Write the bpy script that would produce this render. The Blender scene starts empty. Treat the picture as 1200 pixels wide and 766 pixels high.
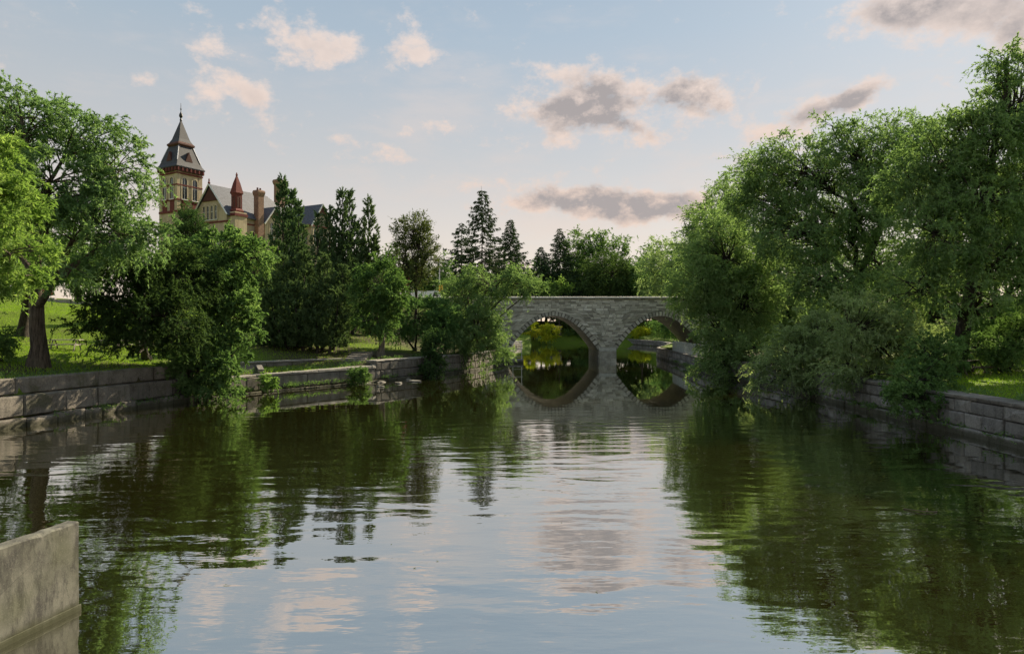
import bpy, bmesh, math, random
import numpy as np
R = math.radians
rng = np.random.default_rng(7)
random.seed(7)
scn = bpy.context.scene
COL = scn.collection

# ------------------------------------------------------------------ camera
CAM_H = 4.2
F = 800.0            # focal length in photo pixels (photo is 1200 wide)
HOR = 384.0          # horizon row in the photo
cam_d = bpy.data.cameras.new('camera'); cam = bpy.data.objects.new('camera', cam_d); COL.objects.link(cam)
cam.location = (0, 0, CAM_H); cam.rotation_euler = (R(90), 0, 0)
cam_d.sensor_width = 36; cam_d.lens = 24; cam_d.clip_start = .1; cam_d.clip_end = 6000
cam_d.shift_y = -1.0/1200
scn.camera = cam

# ------------------------------------------------------------------ node helper
class N:
    def __init__(s, tree): s.t = tree; s.n = tree.nodes; s.l = tree.links
    def new(s, typ, **kw):
        n = s.n.new(typ)
        for k, v in kw.items(): setattr(n, k, v)
        return n
    def put(s, sock, v):
        if isinstance(v, bpy.types.NodeSocket): s.l.new(v, sock)
        elif v is not None:
            if hasattr(sock.default_value, '__len__') and not hasattr(v, '__len__'): v = (v, v, v)
            if hasattr(sock.default_value, '__len__') and len(sock.default_value) == 4 and len(v) == 3: v = (*v, 1)
            sock.default_value = v
    def m(s, op, a, b=None, c=None, clamp=False):
        n = s.new('ShaderNodeMath', operation=op, use_clamp=clamp)
        for i, v in enumerate((a, b, c)):
            if v is not None: s.put(n.inputs[i], v)
        return n.outputs[0]
    def vm(s, op, a, b=None):
        n = s.new('ShaderNodeVectorMath', operation=op); s.put(n.inputs[0], a)
        if b is not None: s.put(n.inputs[1], b)
        return n.outputs[0]
    def mix(s, f, a, b, blend='MIX'):
        n = s.new('ShaderNodeMix', data_type='RGBA', blend_type=blend)
        s.put(n.inputs[0], f); s.put(n.inputs[6], a); s.put(n.inputs[7], b); return n.outputs[2]
    def noise(s, vec, scale, detail=4, rough=.55, w=None, lac=2.0):
        n = s.new('ShaderNodeTexNoise')
        if vec is not None: s.put(n.inputs['Vector'], vec)
        n.inputs['Scale'].default_value = scale; n.inputs['Detail'].default_value = detail
        n.inputs['Roughness'].default_value = rough; n.inputs['Lacunarity'].default_value = lac
        return n.outputs['Fac']
    def smooth(s, x, a, b, lo=0., hi=1.):
        n = s.new('ShaderNodeMapRange', interpolation_type='SMOOTHSTEP')
        s.put(n.inputs[0], x); s.put(n.inputs[1], a); s.put(n.inputs[2], b); s.put(n.inputs[3], lo); s.put(n.inputs[4], hi); return n.outputs[0]
    def ramp(s, x, stops):
        n = s.new('ShaderNodeValToRGB'); s.put(n.inputs[0], x); e = n.color_ramp.elements
        while len(e) < len(stops): e.new(.5)
        for el, (p, c) in zip(e, stops): el.position = p; el.color = (*c, 1)
        return n.outputs[0]

# ------------------------------------------------------------------ world: sky with evening clouds
SUN_AZ, SUN_EL = 37.0, 33.0      # degrees clockwise from the view axis (+Y), and above the horizon
w = bpy.data.worlds.new('World'); scn.world = w; w.use_nodes = True
w.node_tree.nodes.clear(); g = N(w.node_tree)
sky = g.new('ShaderNodeTexSky', sky_type='NISHITA', sun_disc=False, sun_elevation=R(SUN_EL), sun_rotation=R(SUN_AZ),
            altitude=360, air_density=1.0, dust_density=.7, ozone_density=1.2)
dirv = g.new('ShaderNodeTexCoord').outputs['Generated']
sx = g.new('ShaderNodeSeparateXYZ'); g.put(sx.inputs[0], dirv)
az = g.m('ARCTAN2', sx.outputs[0], sx.outputs[1]); el = g.m('ARCSINE', sx.outputs[2])
stretch = g.vm('MULTIPLY', dirv, (1, 1, 1.5))
n_big = g.noise(stretch, 5.5, 3, .5)
n_mid = g.noise(g.vm('ADD', stretch, (3.1, 7.7, 1.3)), 21, 7, .66)
n_lit = g.noise(g.vm('ADD', stretch, (3.1+.012, 7.7, 1.3+.022)), 21, 6, .66)
n_w2 = g.noise(g.vm('ADD', dirv, (9.1, 2.7, 5.3)), 9, 4, .6)
azw = g.m('ADD', az, g.m('MULTIPLY', g.m('SUBTRACT', n_w2, .5), .10))
elw = g.m('ADD', el, g.m('MULTIPLY', g.m('SUBTRACT', n_big, .5), .08))
def cl(px, py, rx, ry, dark, tilt=0., amp=1.0):
    dx = (px-600)/F; a = math.atan(dx); e = math.atan((HOR-py)/F/math.hypot(1, dx))
    return a, e, .93*rx/F*math.cos(a)**1.2, .93*ry/F*math.cos(a), dark, R(tilt), amp
CLOUDS = [cl(368, 50, 62, 26, .25, -8), cl(480, 58, 48, 21, .12), cl(285, 108, 64, 24, .22, -36, .95), cl(238, 120, 18, 20, .0, 0, .8), cl(172, 107, 20, 14, .0, 0, .7),
          cl(665, 138, 90, 26, 1.0, -8, 1.1), cl(705, 108, 45, 30, .95, 0, 1.0), cl(815, 112, 66, 26, .95, 0, 1.1), cl(745, 160, 40, 15, .6, -10, .8), cl(655, 85, 40, 16, .1, 0, .7),
          cl(655, 243, 72, 21, 1.25, 0, 1.15), cl(730, 247, 70, 16, .9, -5, 1.0), cl(795, 250, 45, 18, .5, 0, .9), cl(990, 124, 52, 22, .9, 4, 1.1), cl(925, 148, 48, 16, .3, 8, .85),
          cl(1120, 6, 130, 36, .38, -6, 1.1), cl(1060, 20, 60, 18, .3, -10, .9), cl(1190, 40, 40, 30, .5, 0, .9), cl(520, 150, 40, 12, .1, 0, .6),
          cl(550, 320, 120, 10, .0, 0, .45), cl(560, 215, 120, 14, .0, 5, .4), cl(440, 170, 90, 10, .05, -4, .45), cl(880, 190, 60, 18, .1, 6, .55)]
Gs = None; Ds = None
for a, e, ra, re, dk, ti, amp in CLOUDS:
    u = g.m('SUBTRACT', azw, a); v = g.m('SUBTRACT', elw, e)
    if ti:
        u2 = g.m('ADD', g.m('MULTIPLY', u, math.cos(ti)), g.m('MULTIPLY', v, math.sin(ti)))
        v = g.m('SUBTRACT', g.m('MULTIPLY', v, math.cos(ti)), g.m('MULTIPLY', u, math.sin(ti))); u = u2
    q = g.m('MULTIPLY_ADD', g.m('POWER', g.m('ABSOLUTE', g.m('DIVIDE', u, ra)), 2), -1.0, g.m('MULTIPLY', g.m('POWER', g.m('ABSOLUTE', g.m('DIVIDE', v, re)), 2), -1.0))
    ge = g.m('MULTIPLY', g.m('EXPONENT', q), amp)
    Gs = ge if Gs is None else g.m('ADD', Gs, ge)
    d_ = g.m('MULTIPLY', ge, dk); Ds = d_ if Ds is None else g.m('ADD', Ds, d_)
# the same kind of scattered cumulus everywhere else round the sky
field = g.smooth(g.noise(g.vm('MULTIPLY', dirv, (1, 1, 2.6)), 3.6, 2, .5), .56, .74)
outside = g.smooth(g.m('ABSOLUTE', az), .70, .95)
field = g.m('MULTIPLY', field, outside)
Gs = g.m('ADD', Gs, field); Ds = g.m('ADD', Ds, g.m('MULTIPLY', field, .7))
body = g.m('ADD', Gs, g.m('MULTIPLY', g.m('SUBTRACT', n_mid, .5), 2.9))
cirrus = g.m('MULTIPLY', g.smooth(g.noise(g.vm('MULTIPLY', dirv, (1, 1, 3.2)), 4.5, 6, .62), .48, .75), .30)
dens = g.m('MAXIMUM', g.smooth(body, .20, 1.05), cirrus)
relief = g.m('MULTIPLY', g.m('SUBTRACT', n_lit, n_mid), 3.4)
core = g.m('MULTIPLY', g.m('ADD', g.smooth(body, .40, 1.35), relief), g.m('MINIMUM', g.m('MULTIPLY', Ds, 1.15), 1.0), clamp=True)
SKYK = 4.3                                     # colours below are final radiance; the Background strength is 1/SKYK
grad = g.ramp(g.m('DIVIDE', el, R(60)), [(0, (.82, .65, .51)), (.10, (.74, .615, .51)), (.22, (.565, .54, .505)), (.38, (.40, .475, .53)), (.50, (.33, .425, .51)), (1, (.32, .41, .50))])
gradk = g.vm('MULTIPLY', grad, (SKYK, SKYK, SKYK))
skyc = g.mix(.90, sky.outputs[0], gradk)
edgec = g.mix(g.smooth(el, .05, .5), (.84*SKYK, .64*SKYK, .53*SKYK), (.84*SKYK, .72*SKYK, .66*SKYK))
cloudc = g.mix(g.m('MULTIPLY', core, 1.0), edgec, (.40*SKYK, .36*SKYK, .355*SKYK))
final = g.mix(g.m('MULTIPLY', dens, .93), skyc, cloudc)
bg = g.new('ShaderNodeBackground'); g.put(bg.inputs[0], final); bg.inputs[1].default_value = .1
wo = g.new('ShaderNodeOutputWorld'); g.l.new(bg.outputs[0], wo.inputs[0])

w.cycles.sampling_method = 'MANUAL'; w.cycles.sample_map_resolution = 256
# ------------------------------------------------------------------ sun and exposure
sd = bpy.data.lights.new('sun', 'SUN'); so = bpy.data.objects.new('sun', sd); COL.objects.link(so)
sd.energy = 4.1; sd.angle = R(.6); sd.color = (1.0, .86, .64)
so.rotation_euler = (R(90-SUN_EL), 0, R(180-SUN_AZ)); so.location = (60, 30, 60)
vs = scn.view_settings
vs.view_transform = 'Standard'; vs.look = 'None'; vs.exposure = 1.25; vs.gamma = 1.0; vs.use_curve_mapping = False
scn.render.engine = 'CYCLES'
cy = scn.cycles
cy.use_denoising = True
cy.denoiser = 'OPENIMAGEDENOISE'; cy.denoising_prefilter = 'ACCURATE'; cy.blur_glossy = 1.0
cy.caustics_reflective = False; cy.caustics_refractive = False; cy.max_bounces = 4; cy.diffuse_bounces = 2; cy.glossy_bounces = 2; cy.transmission_bounces = 4; cy.transparent_max_bounces = 4
cy.sample_clamp_indirect = 2.0; cy.use_light_tree = False; cy.use_adaptive_sampling = True; cy.adaptive_threshold = .01

# ------------------------------------------------------------------ materials
MATS = {}
def newmat(name):
    m = bpy.data.materials.new(name); m.use_nodes = True; m.node_tree.nodes.clear(); MATS[name] = m
    return m, N(m.node_tree)
def finish(g, shader):
    o = g.new('ShaderNodeOutputMaterial'); g.l.new(shader, o.inputs[0])
def principled(g, col, rough=.8, normal=None, metallic=0, spec=.3):
    p = g.new('ShaderNodeBsdfPrincipled'); g.put(p.inputs['Base Color'], col); g.put(p.inputs['Roughness'], rough)
    p.inputs['Metallic'].default_value = metallic; p.inputs['Specular IOR Level'].default_value = spec
    if normal is not None: g.l.new(normal, p.inputs['Normal'])
    return p.outputs[0]
def bump(g, h, strength=.5, dist=.05):
    b = g.new('ShaderNodeBump'); b.inputs['Strength'].default_value = strength; b.inputs['Distance'].default_value = dist
    g.put(b.inputs['Height'], h); return b.outputs[0]
def objpos(g): return g.new('ShaderNodeTexCoord').outputs['Object']
def wpos(g): return g.new('ShaderNodeNewGeometry').outputs['Position']
def objrand(g): return g.new('ShaderNodeObjectInfo').outputs['Random']

def stone_mat(name, c1, c2, scale=2.0, stain=(.03, .032, .025), stain_amt=.6, rand=.35, fine=14, streak=False, tide=None, moss_amt=.0):
    m, g = newmat(name); p = wpos(g)
    n1 = g.noise(p, scale, 5, .6); n2 = g.noise(p, fine, 6, .65)
    n3 = g.noise(g.vm('MULTIPLY', p, (2.2, 2.2, .25)) if streak else p, scale*.9, 4, .6)
    c = g.mix(g.smooth(n1, .3, .7), c1, c2)
    c = g.mix(g.m('MULTIPLY', g.smooth(n3, .45, .72), stain_amt), c, stain)
    c = g.mix(g.m('MULTIPLY', g.smooth(n2, .38, .68), .55), c, (c2[0]*1.3, c2[1]*1.27, c2[2]*1.2))
    moss = g.noise(g.vm('ADD', p, (31, 17, 5)), .8, 6, .65); c = g.mix(g.m('MULTIPLY', g.smooth(moss, .52, .68), moss_amt), c, (.050, .058, .020))
    rr = objrand(g)
    hv = g.m('MULTIPLY_ADD', rr, rand, 1-rand/2)
    c = g.vm('MULTIPLY', c, hv)
    if tide:       # waterline growth on the stone itself
        sp = g.new('ShaderNodeSeparateXYZ'); g.put(sp.inputs[0], p)
        h = g.m('ADD', sp.outputs[2], g.m('MULTIPLY', g.m('SUBTRACT', n1, .5), .35))
        c = g.mix(g.smooth(h, tide, tide*.35, 0, .8), c, (.045, .045, .022))
    finish(g, principled(g, c, .88, bump(g, g.m('ADD', g.m('MULTIPLY', n2, .6), n1), .7, .04)))
    return m
stone_mat('wall_stone', (.10, .088, .072), (.19, .172, .148), 1.6, streak=True, tide=.32, moss_amt=.55, rand=.55)
stone_mat('dark_wall_stone', (.14, .13, .118), (.27, .255, .235), 1.8, streak=True, stain_amt=.7, tide=.35, moss_amt=.4, rand=.55)
stone_mat('coping_stone', (.22, .20, .17), (.34, .32, .28), 2.5, stain_amt=.45)
stone_mat('bridge_stone', (.26, .26, .235), (.40, .40, .36), 1.2, stain_amt=.45, stain=(.10, .10, .085), rand=.5)
stone_mat('bridge_core', (.16, .15, .125), (.24, .225, .19), 2.0, stain_amt=.4)
stone_mat('voussoir_stone', (.33, .31, .26), (.50, .475, .40), 2.2, stain_amt=.35, rand=.5)
m, g = newmat('concrete'); p = wpos(g)
sp = g.new('ShaderNodeSeparateXYZ'); g.put(sp.inputs[0], p); ge = g.new('ShaderNodeNewGeometry'); sn = g.new('ShaderNodeSeparateXYZ'); g.put(sn.inputs[0], ge.outputs['Normal'])
n1 = g.noise(p, 2.2, 6, .68); n2 = g.noise(g.vm('MULTIPLY', p, (3, 3, .9)), 2.0, 8, .7); n3 = g.noise(p, 45, 4, .7); n4 = g.noise(p, .9, 3, .5)
c = g.mix(g.smooth(n1, .32, .68), (.105, .103, .082), (.19, .186, .15))
c = g.mix(g.m('MULTIPLY', g.smooth(n2, .42, .62), .85), c, (.045, .043, .04))
c = g.mix(g.m('MULTIPLY', g.smooth(n4, .5, .66), .5), c, (.085, .092, .045))
c = g.mix(g.m('MULTIPLY', g.smooth(n3, .5, .72), .45), c, (.24, .225, .18))
vor = g.new('ShaderNodeTexVoronoi', feature='DISTANCE_TO_EDGE'); g.put(vor.inputs['Vector'], g.vm('ADD', p, g.vm('MULTIPLY', n1, (.5, .5, .5)))); vor.inputs['Scale'].default_value = .9
c = g.mix(g.smooth(vor.outputs['Distance'],    .006, .002, 0, .45), c, (.04, .037, .03))
c = g.mix(g.smooth(g.m('ADD', sp.outputs[2], g.m('MULTIPLY', n1, .25)), .34, .16, 0, .85), c, (.05, .052, .022))
finish(g, principled(g, c, .9, bump(g, g.m('ADD', n1, g.m('MULTIPLY', n3, .35)), .35, .02)))
stone_mat('parapet_coping', (.42, .40, .36), (.60, .58, .52), 2.0, stain_amt=.25)
stone_mat('pale_rock', (.13, .12, .10), (.22, .205, .175), 3.0, stain_amt=.3)
stone_mat('step_stone', (.15, .135, .12), (.25, .23, .20), 2.2, stain_amt=.4)

def plain(name, col, rough=.6, metallic=0, var=.25, scale=6, spec=.35):
    m, g = newmat(name); n = g.noise(objpos(g), scale, 4, .6)
    c = g.mix(g.smooth(n, .3, .7), tuple(v*(1-var) for v in col), tuple(min(1, v*(1+var*.6)) for v in col))
    finish(g, principled(g, c, rough, bump(g, n, .15, .01), metallic, spec)); return m
plain('slate', (.085, .092, .112), .6, var=.35, scale=3)
plain('slate_dark', (.042, .042, .05), .65, var=.35, scale=3)
plain('flashing', (.42, .42, .44), .45, .3)
plain('red_brick', (.15, .036, .028), .85, var=.35, scale=5)
plain('dark_timber', (.09, .035, .025), .8)
plain('white_trim', (.70, .68, .62), .6)
plain('glass_dark', (.03, .035, .045), .12, spec=.6)
plain('iron', (.035, .033, .03), .5, .4)
plain('galvanised', (.45, .46, .46), .5, .2)
plain('white_paint_metal', (.62, .62, .58), .5)
plain('weathered_wood', (.30, .27, .23), .8, scale=9)
plain('dark_wood', (.10, .075, .055), .8, scale=9)
plain('car_red', (.30, .02, .02), .25, spec=.6, var=.05)
plain('car_white', (.72, .72, .70), .25, spec=.6, var=.05)
plain('rubber', (.015, .015, .016), .8)
plain('chrome', (.5, .5, .5), .2, .9)
plain('lamp_red', (.35, .015, .015), .3)
plain('sign_red', (.42, .05, .08), .5)
plain('sign_yellow', (.62, .36, .03), .45)
plain('asphalt', (.055, .055, .055), .9, scale=30)
plain('twig_wood', (.16, .12, .08), .8)
# buff brick with thin red courses
m, g = newmat('buff_brick'); p = wpos(g)
b = g.new('ShaderNodeTexBrick'); g.put(b.inputs['Vector'], g.vm('MULTIPLY', objpos(g), (1, 1, 1)))
b.inputs['Scale'].default_value = 1.0; b.inputs['Brick Width'].default_value = .5; b.inputs['Row Height'].default_value = .17; b.inputs['Mortar Size'].default_value = .012
b.inputs['Color1'].default_value = (.54, .44, .29, 1); b.inputs['Color2'].default_value = (.44, .35, .22, 1); b.inputs['Mortar'].default_value = (.32, .27, .2, 1)
n = g.noise(p, .7, 5, .6)
c = g.mix(g.m('MULTIPLY', g.smooth(n, .45, .75), .55), b.outputs[0], (.20, .15, .09))
finish(g, principled(g, c, .9))

# bark
def bark_mat(name, c1, c2):
    m, g = newmat(name); p = objpos(g)
    n = g.noise(g.vm('MULTIPLY', p, (9, 9, 1.3)), 1.4, 6, .65); n2 = g.noise(p, 1.2, 3)
    c = g.mix(g.smooth(n, .35, .65), c1, c2); c = g.mix(g.m('MULTIPLY', g.smooth(n2, .5, .8), .5), c, (.09, .095, .06))
    finish(g, principled(g, c, .92, bump(g, n, 1.0, .08)))
bark_mat('bark', (.035, .027, .02), (.13, .10, .075))
bark_mat('bark_dark', (.018, .014, .011), (.06, .048, .037))
bark_mat('bark_pale', (.10, .085, .065), (.25, .22, .18))

# foliage: pigment varies from leaf to leaf and sprig to sprig
def leaf_mat(name, dark, mid, light, trans=.42, rough=.5, dry=0.0):
    m, g = newmat(name)
    at = g.new('ShaderNodeAttribute', attribute_name='tone'); t = at.outputs['Fac']
    k = 2.15; orn = objrand(g); c = g.ramp(t, [(0, tuple(v*k for v in dark)), (.5, tuple(v*k for v in mid)), (1, tuple(v*k for v in light))])
    tint = g.mix(orn, (1.08, 1.02, .97), (.93, .98, 1.0)); c = g.vm('MULTIPLY', c, tint)
    d = g.new('ShaderNodeBsdfDiffuse'); g.put(d.inputs['Color'], c)
    tr = g.new('ShaderNodeBsdfTranslucent'); g.put(tr.inputs[0], g.vm('MULTIPLY', c, (1.28, 1.36, .76)))
    mx = g.new('ShaderNodeMixShader'); mx.inputs[0].default_value = min(.5, trans*1.15)
    g.l.new(d.outputs[0], mx.inputs[1]); g.l.new(tr.outputs[0], mx.inputs[2]); finish(g, mx.outputs[0])
leaf_mat('leaf_willow', (.048, .082, .034), (.083, .128, .055), (.135, .185, .092))
leaf_mat('leaf_willow_grey', (.078, .108, .050), (.13, .165, .080), (.20, .24, .13), .42)
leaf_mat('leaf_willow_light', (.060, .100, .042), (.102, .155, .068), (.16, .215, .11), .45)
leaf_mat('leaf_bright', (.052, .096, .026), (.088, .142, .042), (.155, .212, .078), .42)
leaf_mat('leaf_maple', (.042, .076, .028), (.070, .116, .042), (.115, .165, .070), .40)
leaf_mat('leaf_dark', (.020, .036, .015), (.034, .058, .022), (.056, .090, .033), .3)
leaf_mat('leaf_cedar', (.026, .044, .022), (.045, .072, .034), (.072, .108, .050), .25)
leaf_mat('leaf_spruce', (.016, .028, .014), (.028, .046, .022), (.045, .066, .033), .15)
leaf_mat('leaf_mid', (.034, .062, .022), (.058, .100, .034), (.098, .148, .055), .35)
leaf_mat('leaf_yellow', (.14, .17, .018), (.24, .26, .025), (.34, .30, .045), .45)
leaf_mat('leaf_sparse', (.028, .036, .014), (.045, .055, .020), (.075, .080, .032), .3)
leaf_mat('grass_blade', (.060, .105, .010), (.10, .16, .014), (.15, .20, .028), .35)

# ground: lawn, with bare trodden earth in patches, spread under trees as painted shade
m, g = newmat('lawn'); p = wpos(g)
n1 = g.noise(p, .22, 4, .6); n2 = g.noise(p, 3.5, 6, .7); n3 = g.noise(p, 22, 4, .7)
c = g.mix(g.smooth(n2, .3, .7), (.070, .115, .012), (.125, .185, .018))
c = g.mix(g.m('MULTIPLY', g.smooth(n3, .35, .8), .5), c, (.15, .20, .030))
c = g.mix(g.m('MULTIPLY', g.smooth(n1, .56, .72), .75), c, (.085, .070, .040))
ea = g.new('ShaderNodeAttribute', attribute_name='earth_shade').outputs['Fac']
c = g.mix(g.m('MULTIPLY', g.smooth(g.m('ADD', ea, g.m('MULTIPLY', g.m('SUBTRACT', n2, .5), .9)), .35, .75), .9), c, g.mix(n3, (.045, .036, .022), (.085, .07, .045)))
finish(g, principled(g, c, .9, bump(g, g.m('ADD', n3, n2), .9, .06), spec=.1))

# water
m, g = newmat('water'); p = wpos(g)
sp = g.new('ShaderNodeSeparateXYZ'); g.put(sp.inputs[0], p)
warp = g.noise(p, .30, 2)
v1 = g.vm('ADD', g.vm('MULTIPLY', p, (.27, 1.0, 1.0)), g.vm('MULTIPLY', warp, (.6, 1.6, 0)))
v2 = g.vm('ADD', g.vm('MULTIPLY', p, (.45, 1.1, 1)), (4, 9, 0))
w1 = g.noise(v1, 1.45, 1, .4); w2 = g.noise(v2, 4.2, 2, .5); w3 = g.noise(p, .16, 2, .5)
# breeze reaches the open pool; the reach by the bridge lies sheltered
breeze = g.smooth(g.m('ADD', sp.outputs[1], g.m('MULTIPLY', w3, 10)), 30, 43, 1.0, .10)
patch = g.m('MULTIPLY_ADD', g.smooth(w3, .35, .65), .75, .4)
h = g.m('ADD', w1, g.m('MULTIPLY', w2, .20))
h = g.m('MULTIPLY', h, g.m('MULTIPLY', breeze, patch))
bm_ = g.new('ShaderNodeBump'); bm_.inputs['Strength'].default_value = 1.0; bm_.inputs['Distance'].default_value = .025; g.put(bm_.inputs['Height'], h)
murk = g.mix(g.noise(p, .3, 3), (.014, .0135, .003), (.024, .022, .005))
dif = g.new('ShaderNodeBsdfDiffuse'); g.put(dif.inputs[0], murk)
glo = g.new('ShaderNodeBsdfGlossy'); glo.inputs['Color'].default_value = (.98, .99, .98, 1); glo.inputs['Roughness'].default_value = .02; g.l.new(bm_.outputs[0], glo.inputs['Normal'])
lw = g.new('ShaderNodeFresnel'); lw.inputs['IOR'].default_value = 2.3; g.l.new(bm_.outputs[0], lw.inputs['Normal'])
mx = g.new('ShaderNodeMixShader'); g.put(mx.inputs[0], g.m('MULTIPLY_ADD', lw.outputs[0], .55, .50, clamp=True)); g.l.new(dif.outputs[0], mx.inputs[1]); g.l.new(glo.outputs[0], mx.inputs[2])
finish(g, mx.outputs[0])

# ------------------------------------------------------------------ object helpers
def tag(o, label=None, cat=None, group=None, kind=None):
    for k, v in (('label', label), ('category', cat), ('group', group), ('kind', kind)):
        if v: o[k] = v
    return o
def empty(name, loc, label=None, cat=None, group=None, rz=0):
    o = bpy.data.objects.new(name, None); COL.objects.link(o); o.location = loc; o.rotation_euler = (0, 0, rz); o.empty_display_size = .3
    return tag(o, label, cat, group)
def npmesh(name, V, Q, T=None):
    """numpy mesh: V (n,3), Q (m,4) quads, T (k,3) triangles"""
    me = bpy.data.meshes.new(name); V = np.asarray(V, np.float32)
    nq = 0 if Q is None else len(Q); nt = 0 if T is None else len(T)
    me.vertices.add(len(V)); me.vertices.foreach_set('co', V.ravel())
    idx = []; st = []
    if nq: idx.append(np.asarray(Q, np.int32).ravel())
    if nt: idx.append(np.asarray(T, np.int32).ravel())
    idx = np.concatenate(idx); me.loops.add(len(idx)); me.loops.foreach_set('vertex_index', idx)
    me.polygons.add(nq+nt)
    me.polygons.foreach_set('loop_start', np.concatenate([np.arange(nq)*4, nq*4+np.arange(nt)*3]).astype(np.int32))
    me.update(calc_edges=True)
    return me
def link(name, me, mat, parent=None, loc=None, smooth=False):
    o = bpy.data.objects.new(name, me); COL.objects.link(o)
    if mat and not me.materials: me.materials.append(MATS[mat])
    if parent: o.parent = parent
    if loc is not None: o.location = loc
    if smooth: me.polygons.foreach_set('use_smooth', np.ones(len(me.polygons), bool))
    return o
class MB:
    """collects polygons for one mesh"""
    def __init__(s): s.v = []; s.f = []
    def add(s, vs, fs):
        k = len(s.v); s.v += [tuple(v) for v in vs]; s.f += [tuple(i+k for i in f) for f in fs]; return s
    def box(s, a, b, rz=0, piv=None):
        x0, y0, z0 = a; x1, y1, z1 = b
        vs = [(x0, y0, z0), (x1, y0, z0), (x1, y1, z0), (x0, y1, z0), (x0, y0, z1), (x1, y0, z1), (x1, y1, z1), (x0, y1, z1)]
        if rz:
            px, py = piv or ((x0+x1)/2, (y0+y1)/2); c, sn = math.cos(rz), math.sin(rz)
            vs = [(px+(x-px)*c-(y-py)*sn, py+(x-px)*sn+(y-py)*c, z) for x, y, z in vs]
        return s.add(vs, [(0, 3, 2, 1), (4, 5, 6, 7), (0, 1, 5, 4), (1, 2, 6, 5), (2, 3, 7, 6), (3, 0, 4, 7)])
    def bar(s, p, q, r, n=6, r2=None):
        p = np.array(p, float); q = np.array(q, float); d = q-p; L = np.linalg.norm(d); d /= L
        a = np.cross(d, (0, 0, 1) if abs(d[2]) < .9 else (1, 0, 0)); a /= np.linalg.norm(a); b = np.cross(d, a); r2 = r if r2 is None else r2
        vs = [p+(a*math.cos(t)+b*math.sin(t))*r for t in np.linspace(0, 2*math.pi, n, endpoint=False)] + [q+(a*math.cos(t)+b*math.sin(t))*r2 for t in np.linspace(0, 2*math.pi, n, endpoint=False)]
        return s.add(vs, [(i, (i+1) % n, n+(i+1) % n, n+i) for i in range(n)] + [tuple(range(n-1, -1, -1)), tuple(range(n, 2*n))])
    def lathe(s, prof, c=(0, 0), n=8, rot=0):
        """prof: (radius, z) from bottom to top"""
        vs = []
        for r, z in prof:
            vs += [(c[0]+r*math.cos(rot+2*math.pi*i/n), c[1]+r*math.sin(rot+2*math.pi*i/n), z) for i in range(n)]
        k = len(prof); fs = [(j*n+i, j*n+(i+1) % n, (j+1)*n+(i+1) % n, (j+1)*n+i) for j in range(k-1) for i in range(n)]
        fs += [tuple(range(n-1, -1, -1)), tuple((k-1)*n+i for i in range(n))]
        return s.add(vs, fs)
    def prism(s, poly, a, b, axis='y'):
        """poly in the plane across axis, extruded from a to b"""
        n = len(poly)
        if axis == 'y': vs = [(x, a, z) for x, z in poly] + [(x, b, z) for x, z in poly]
        elif axis == 'x': vs = [(a, y, z) for y, z in poly] + [(b, y, z) for y, z in poly]
        else: vs = [(x, y, a) for x, y in poly] + [(x, y, b) for x, y in poly]
        return s.add(vs, [(i, (i+1) % n, n+(i+1) % n, n+i) for i in range(n)] + [tuple(range(n-1, -1, -1)), tuple(range(n, 2*n))])
    def mesh(s, name):
        me = bpy.data.meshes.new(name); me.from_pydata(s.v, [], s.f); me.update()
        bm = bmesh.new(); bm.from_mesh(me); bmesh.ops.recalc_face_normals(bm, faces=bm.faces); bm.to_mesh(me); bm.free(); return me
    def build(s, name, mat, parent=None, loc=None, smooth=False): return link(name, s.mesh(name), mat, parent, loc, smooth)
def at(px, py, D): return np.array([(px-600)/F*D, D, CAM_H-(py-HOR)/F*D])

# ------------------------------------------------------------------ terrain
LB = np.array([(-28, -60), (-26, 0), (-23.0, 17), (-20.8, 27.8), (-18.7, 36.9), (-16.1, 43), (-11.4, 49.6), (-7.9, 55.5), (-3.6, 65), (-.35, 78), (-.35, 92), (-2.5, 100), (-3, 125), (3, 145), (8, 157), (12, 166)], float)
RB = np.array([(17.0, -60), (17.2, 0), (17.5, 23.3), (17.6, 35), (18.0, 45), (17.0, 60), (18.5, 78), (19.5, 92), (23.5, 105), (28, 120), (30, 140), (27, 160), (16, 168)], float)
POLY = np.concatenate([LB, RB[::-1]])
def smoothstep(a, b, x): t = np.clip((x-a)/(b-a), 0, 1); return t*t*(3-2*t)
def seg_dist(x, y, P):
    d = np.full(np.shape(x), 1e9)
    for (ax, ay), (bx, by) in zip(P[:-1], P[1:]):
        vx, vy = bx-ax, by-ay; t = np.clip(((x-ax)*vx+(y-ay)*vy)/(vx*vx+vy*vy), 0, 1)
        d = np.minimum(d, np.hypot(x-ax-t*vx, y-ay-t*vy))
    return d
def inside(x, y):
    c = np.zeros(np.shape(x), bool); P = POLY; j = len(P)-1
    for i in range(len(P)):
        xi, yi = P[i]; xj, yj = P[j]
        c ^= ((yi > y) != (yj > y)) & (x < (xj-xi)*(y-yi)/(yj-yi+1e-12)+xi); j = i
    return c
def lowfreq(x, y): return .5*np.sin(x*.21+1.3)*np.cos(y*.17+.4)+.3*np.sin(x*.53+y*.31)+.2*np.cos(y*.71-x*.4)
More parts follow.
